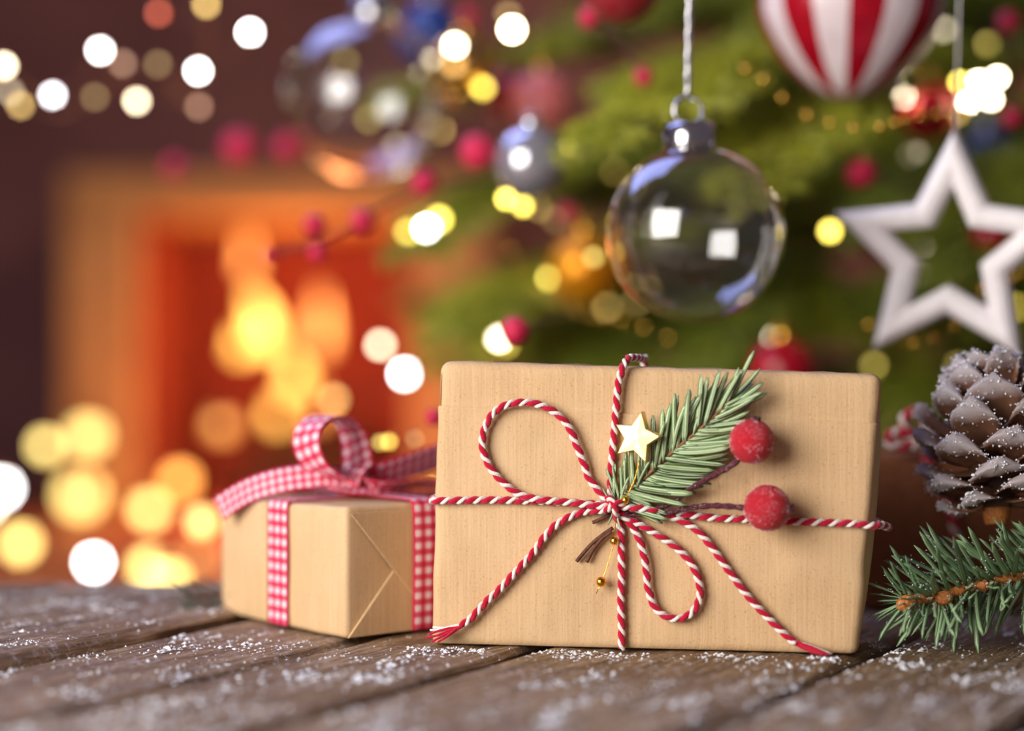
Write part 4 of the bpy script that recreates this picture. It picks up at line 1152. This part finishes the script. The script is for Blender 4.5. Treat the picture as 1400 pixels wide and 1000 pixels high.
# strings in the tree
light_string('warm white fairy lights hanging down the fireplace side of the tree', [(622, 62, 1.2, CR, 30, 1.1), (700, 40, 1.16, CR, 40, 1.3), (660, 120, 1.3, YE, 8, 1), (600, 300, 1.3, YE, 12, 1.1), (584, 313, 1.32, WH, 50, 1.1), (560, 318, 1.36, YE, 10, 1.1), (585, 290, 1.4, YE, 8, 1), (520, 472, 1.5, CR, 13, 1.1), (553, 511, 1.6, WH, 34, 1.2), (457, 546, 1.55, WA, 5, 1.1), (682, 462, 1.3, CR, 30, 1.1), (690, 470, 1.35, YE, 8, 1)], M_GREENWIRE, 7.5, 'fairy lights')
light_string('warm white fairy lights wound through the middle of the tree', [(775, 204, 1.12, YE, 9, .8), (692, 272, 1.15, YE, 14, .9), (715, 282, 1.16, YE, 10, .9), (752, 380, 1.3, YE, 8, 1.1), (812, 352, 1.15, YE, 2.5, 0.9), (1060, 463, 1.28, CR, 7, 1.1), (1135, 316, 1.16, YE, 9, 1.2), (1262, 335, 1.2, CR, 2.6, .8), (1255, 208, 1.2, CR, 1.0, .8), (1258, 375, 1.2, CR, .7, .8)], M_GREENWIRE, 7, 'fairy lights')
light_string('bright clustered fairy lights under the striped ball', [(1231, 107, 1.18, CR, 40, .95), (1236, 132, 1.18, CR, 34, .95), (1246, 110, 1.2, YE, 18, 1), (1312, 112, 1.18, YE, 14, .8), (1338, 112, 1.18, CR, 40, .9), (1364, 106, 1.18, CR, 40, .9), (1324, 140, 1.18, CR, 34, .9), (1355, 136, 1.18, CR, 32, .9), (1308, 156, 1.2, WA, 3, .9), (1275, 120, 1.2, CR, 2, .8)], M_GREENWIRE, 7, 'fairy lights')
light_string('small amber fairy lights low behind the gingham bow', [(478, 590, 1.02, YE, 5, .6), (520, 605, 1.04, YE, 3, .6), (532, 604, 1.05, YE, 5, .6), (568, 600, 1.08, WA, 1.5, .6), (590, 660, .97, YE, 3, .5), (610, 690, .96, YE, 3, .5)], M_GREENWIRE, 7, 'fairy lights')

rl = random.Random(5)
light_string('faint amber fairy lights scattered through the tree branches', [(x, y, 1.36 + rl.uniform(-.04, .10), rl.choice((WA, CR, YE)), rl.uniform(1.2, 4.0), .9) for x, y in [(470, 80), (505, 165), (545, 205), (603, 178), (603, 100), (690, 100), (695, 20), (755, 200), (840, 232), (760, 300), (735, 285), (640, 430), (755, 378), (870, 412), (830, 420), (1000, 470), (1095, 482), (1195, 500), (1270, 375), (1245, 210), (1095, 30), (1290, 40), (1350, 60), (1380, 250), (1390, 420), (1310, 500), (1240, 560)]], M_GREENWIRE, 7, 'fairy lights')

# ------------------------------------------------------------------ gold bead garlands
def garland(label, pts, r, n):
    ctrl = [P(*p) for p in pts]; pp = smooth_path(ctrl, 0.002)
    t = thing('bead_garland', label, 'garland', tuple(ctrl[0]), 'gold bead garlands')
    mb = MB(); tube(mb, pp, 0.00015, 4); mb.build('thread', M_GOLDB, t)
    m0 = MB(); lathe(m0, sphere_prof(r, 8), Matrix.Identity(4), 12); me = mesh('bead', m0.v, m0.f, M_GOLDB)
    for i in range(n):
        put('bead', me, t, Matrix.Translation(pp[int((i + 0.5) / n * len(pp))]))
garland('gold bead garland swagged between glass ball and white star', [(1010, 90, 1.0), (1040, 105, 0.98), (1090, 150, 1.0), (1150, 172, .98), (1200, 174, .96), (1250, 160, 1.0), (1330, 150, 1.05)], 0.0026, 13)
garland('gold bead garland looped low behind the white star', [(1180, 440, 1.0), (1240, 470, .99), (1300, 450, .98), (1345, 395, .98), (1400, 375, 1.0), (1450, 360, 1.02)], 0.0028, 12)
garland('gold bead garland draped under the amber gold ball', [(690, 330, 1.2), (740, 400, 1.18), (800, 430, 1.15), (860, 440, 1.1), (930, 470, 1.1)], 0.0026, 10)

# ------------------------------------------------------------------ dark green sprig behind the small gift
gs = thing('fir_sprig', 'dark green fir sprig lying on the table behind the small gift', 'sprig', tuple(ground(300, 838)))
q0 = ground(330, 836); q0.z = 0.010
q1 = ground(262, 838); q1.z = 0.008
pp = smooth_path([q0 + Vector((0.05, 0.03, 0)), q0, q1], 0.002)
mb = MB(); tube(mb, pp, 0.0012, 6); mb.build('stem', M_TWIGD, gs)
M_DKN = needle_mat('dark_fir_needle', lin(26, 56, 30), lin(48, 84, 44), lin(70, 104, 70), 0.4)
DN = [needle_mesh(1.0, 0.10, c_, 'needle', M_DKN, 5) for c_ in (-0.1, 0.1)]
for i in range(70):
    k = int(len(pp) * (i + 0.5) / 70); p = pp[k]; T = (pp[-1] - pp[0]).normalized()
    a = i * 2.4; rad = Vector((T.y, -T.x, 0)) * math.cos(a) + Vector((0, 0, 1)) * math.sin(a) * 0.5
    d = (T * 0.7 + rad).normalized(); L = random.uniform(0.014, 0.020)
    if p.z + d.z * L < 0.002: d.z = (0.002 - p.z) / L
    put('needle', DN[i % 2], gs, basis(p, d, Vector((0, 0, 1)), L))

# ------------------------------------------------------------------ fake snow on the planks
v = []; f = []
def flake(c, r):
    b = len(v); n = random.choice((3, 4, 5)); a0 = random.uniform(0, 6.28)
    for k in range(n):
        a = a0 + 2 * math.pi * k / n; rr = r * random.uniform(0.6, 1.2)
        v.append(Vector((c.x + rr * math.cos(a), c.y + rr * math.sin(a), c.z - 0.0002 + random.uniform(0, 0.25) * r)))
    v.append(Vector((c.x, c.y, c.z + r * random.uniform(0.3, 0.9))))
    for k in range(n): f.append((b + k, b + (k + 1) % n, b + n))
def inside(p):
    q = p - GL; u, d = q.dot(GU), q.dot(GB)
    if -0.006 < u < GW + 0.006 and -0.0025 < d < GD + 0.004: return True
    q = p - SCn; a, b = q.dot(SA), q.dot(SB)
    return -0.004 < a < SLa + 0.004 and -0.004 < b < SLb + 0.004
def drop(X, Y, r):
    p = Vector((X, Y, 0)); c = p.dot(ND); t = p.dot(DD); i = plank_index(c)
    if i < 0 or Y > TY1 - 0.004 or inside(p): return
    p.z = plank_h(i, c, t); flake(p, r)
for k in range(5200):
    Y = random.uniform(0.50, 0.99); drop(random.uniform(-0.36, 0.36) * Y, Y, random.uniform(0.0002, 0.0006))
for k in range(430):
    Y = random.uniform(0.52, 0.98); X = random.uniform(-0.36, 0.36) * Y
    sg_ = random.uniform(0.002, 0.007); big = random.random() < 0.25
    for q in range(random.randint(8, 34)):
        a, b = random.gauss(0, sg_), random.gauss(0, sg_ * 1.8)
        pt = Vector((X, Y, 0)) + ND * a + DD * b
        drop(pt.x, pt.y, random.uniform(0.0003, 0.0010) if not big else random.uniform(0.0005, 0.0018))
# drift along the foot of the gift
for i in range(700):
    u = random.uniform(-0.02, GW + 0.02); d = -0.003 - abs(random.gauss(0, 0.010))
    p = GL + GU * u + GB * d; c = p.dot(ND); t = p.dot(DD); k = plank_index(c)
    if k < 0 or noise.noise(Vector((u * 40, 3, 1))) < -0.1: continue
    p.z = plank_h(k, c, t); flake(p, random.uniform(0.0003, 0.0013))
sn = put('fake_snow', mesh('fake_snow', v, f, M_SNOW, smooth=False))
tag(sn, 'white fake snow flakes scattered over the wooden planks', 'snow', kind='stuff')
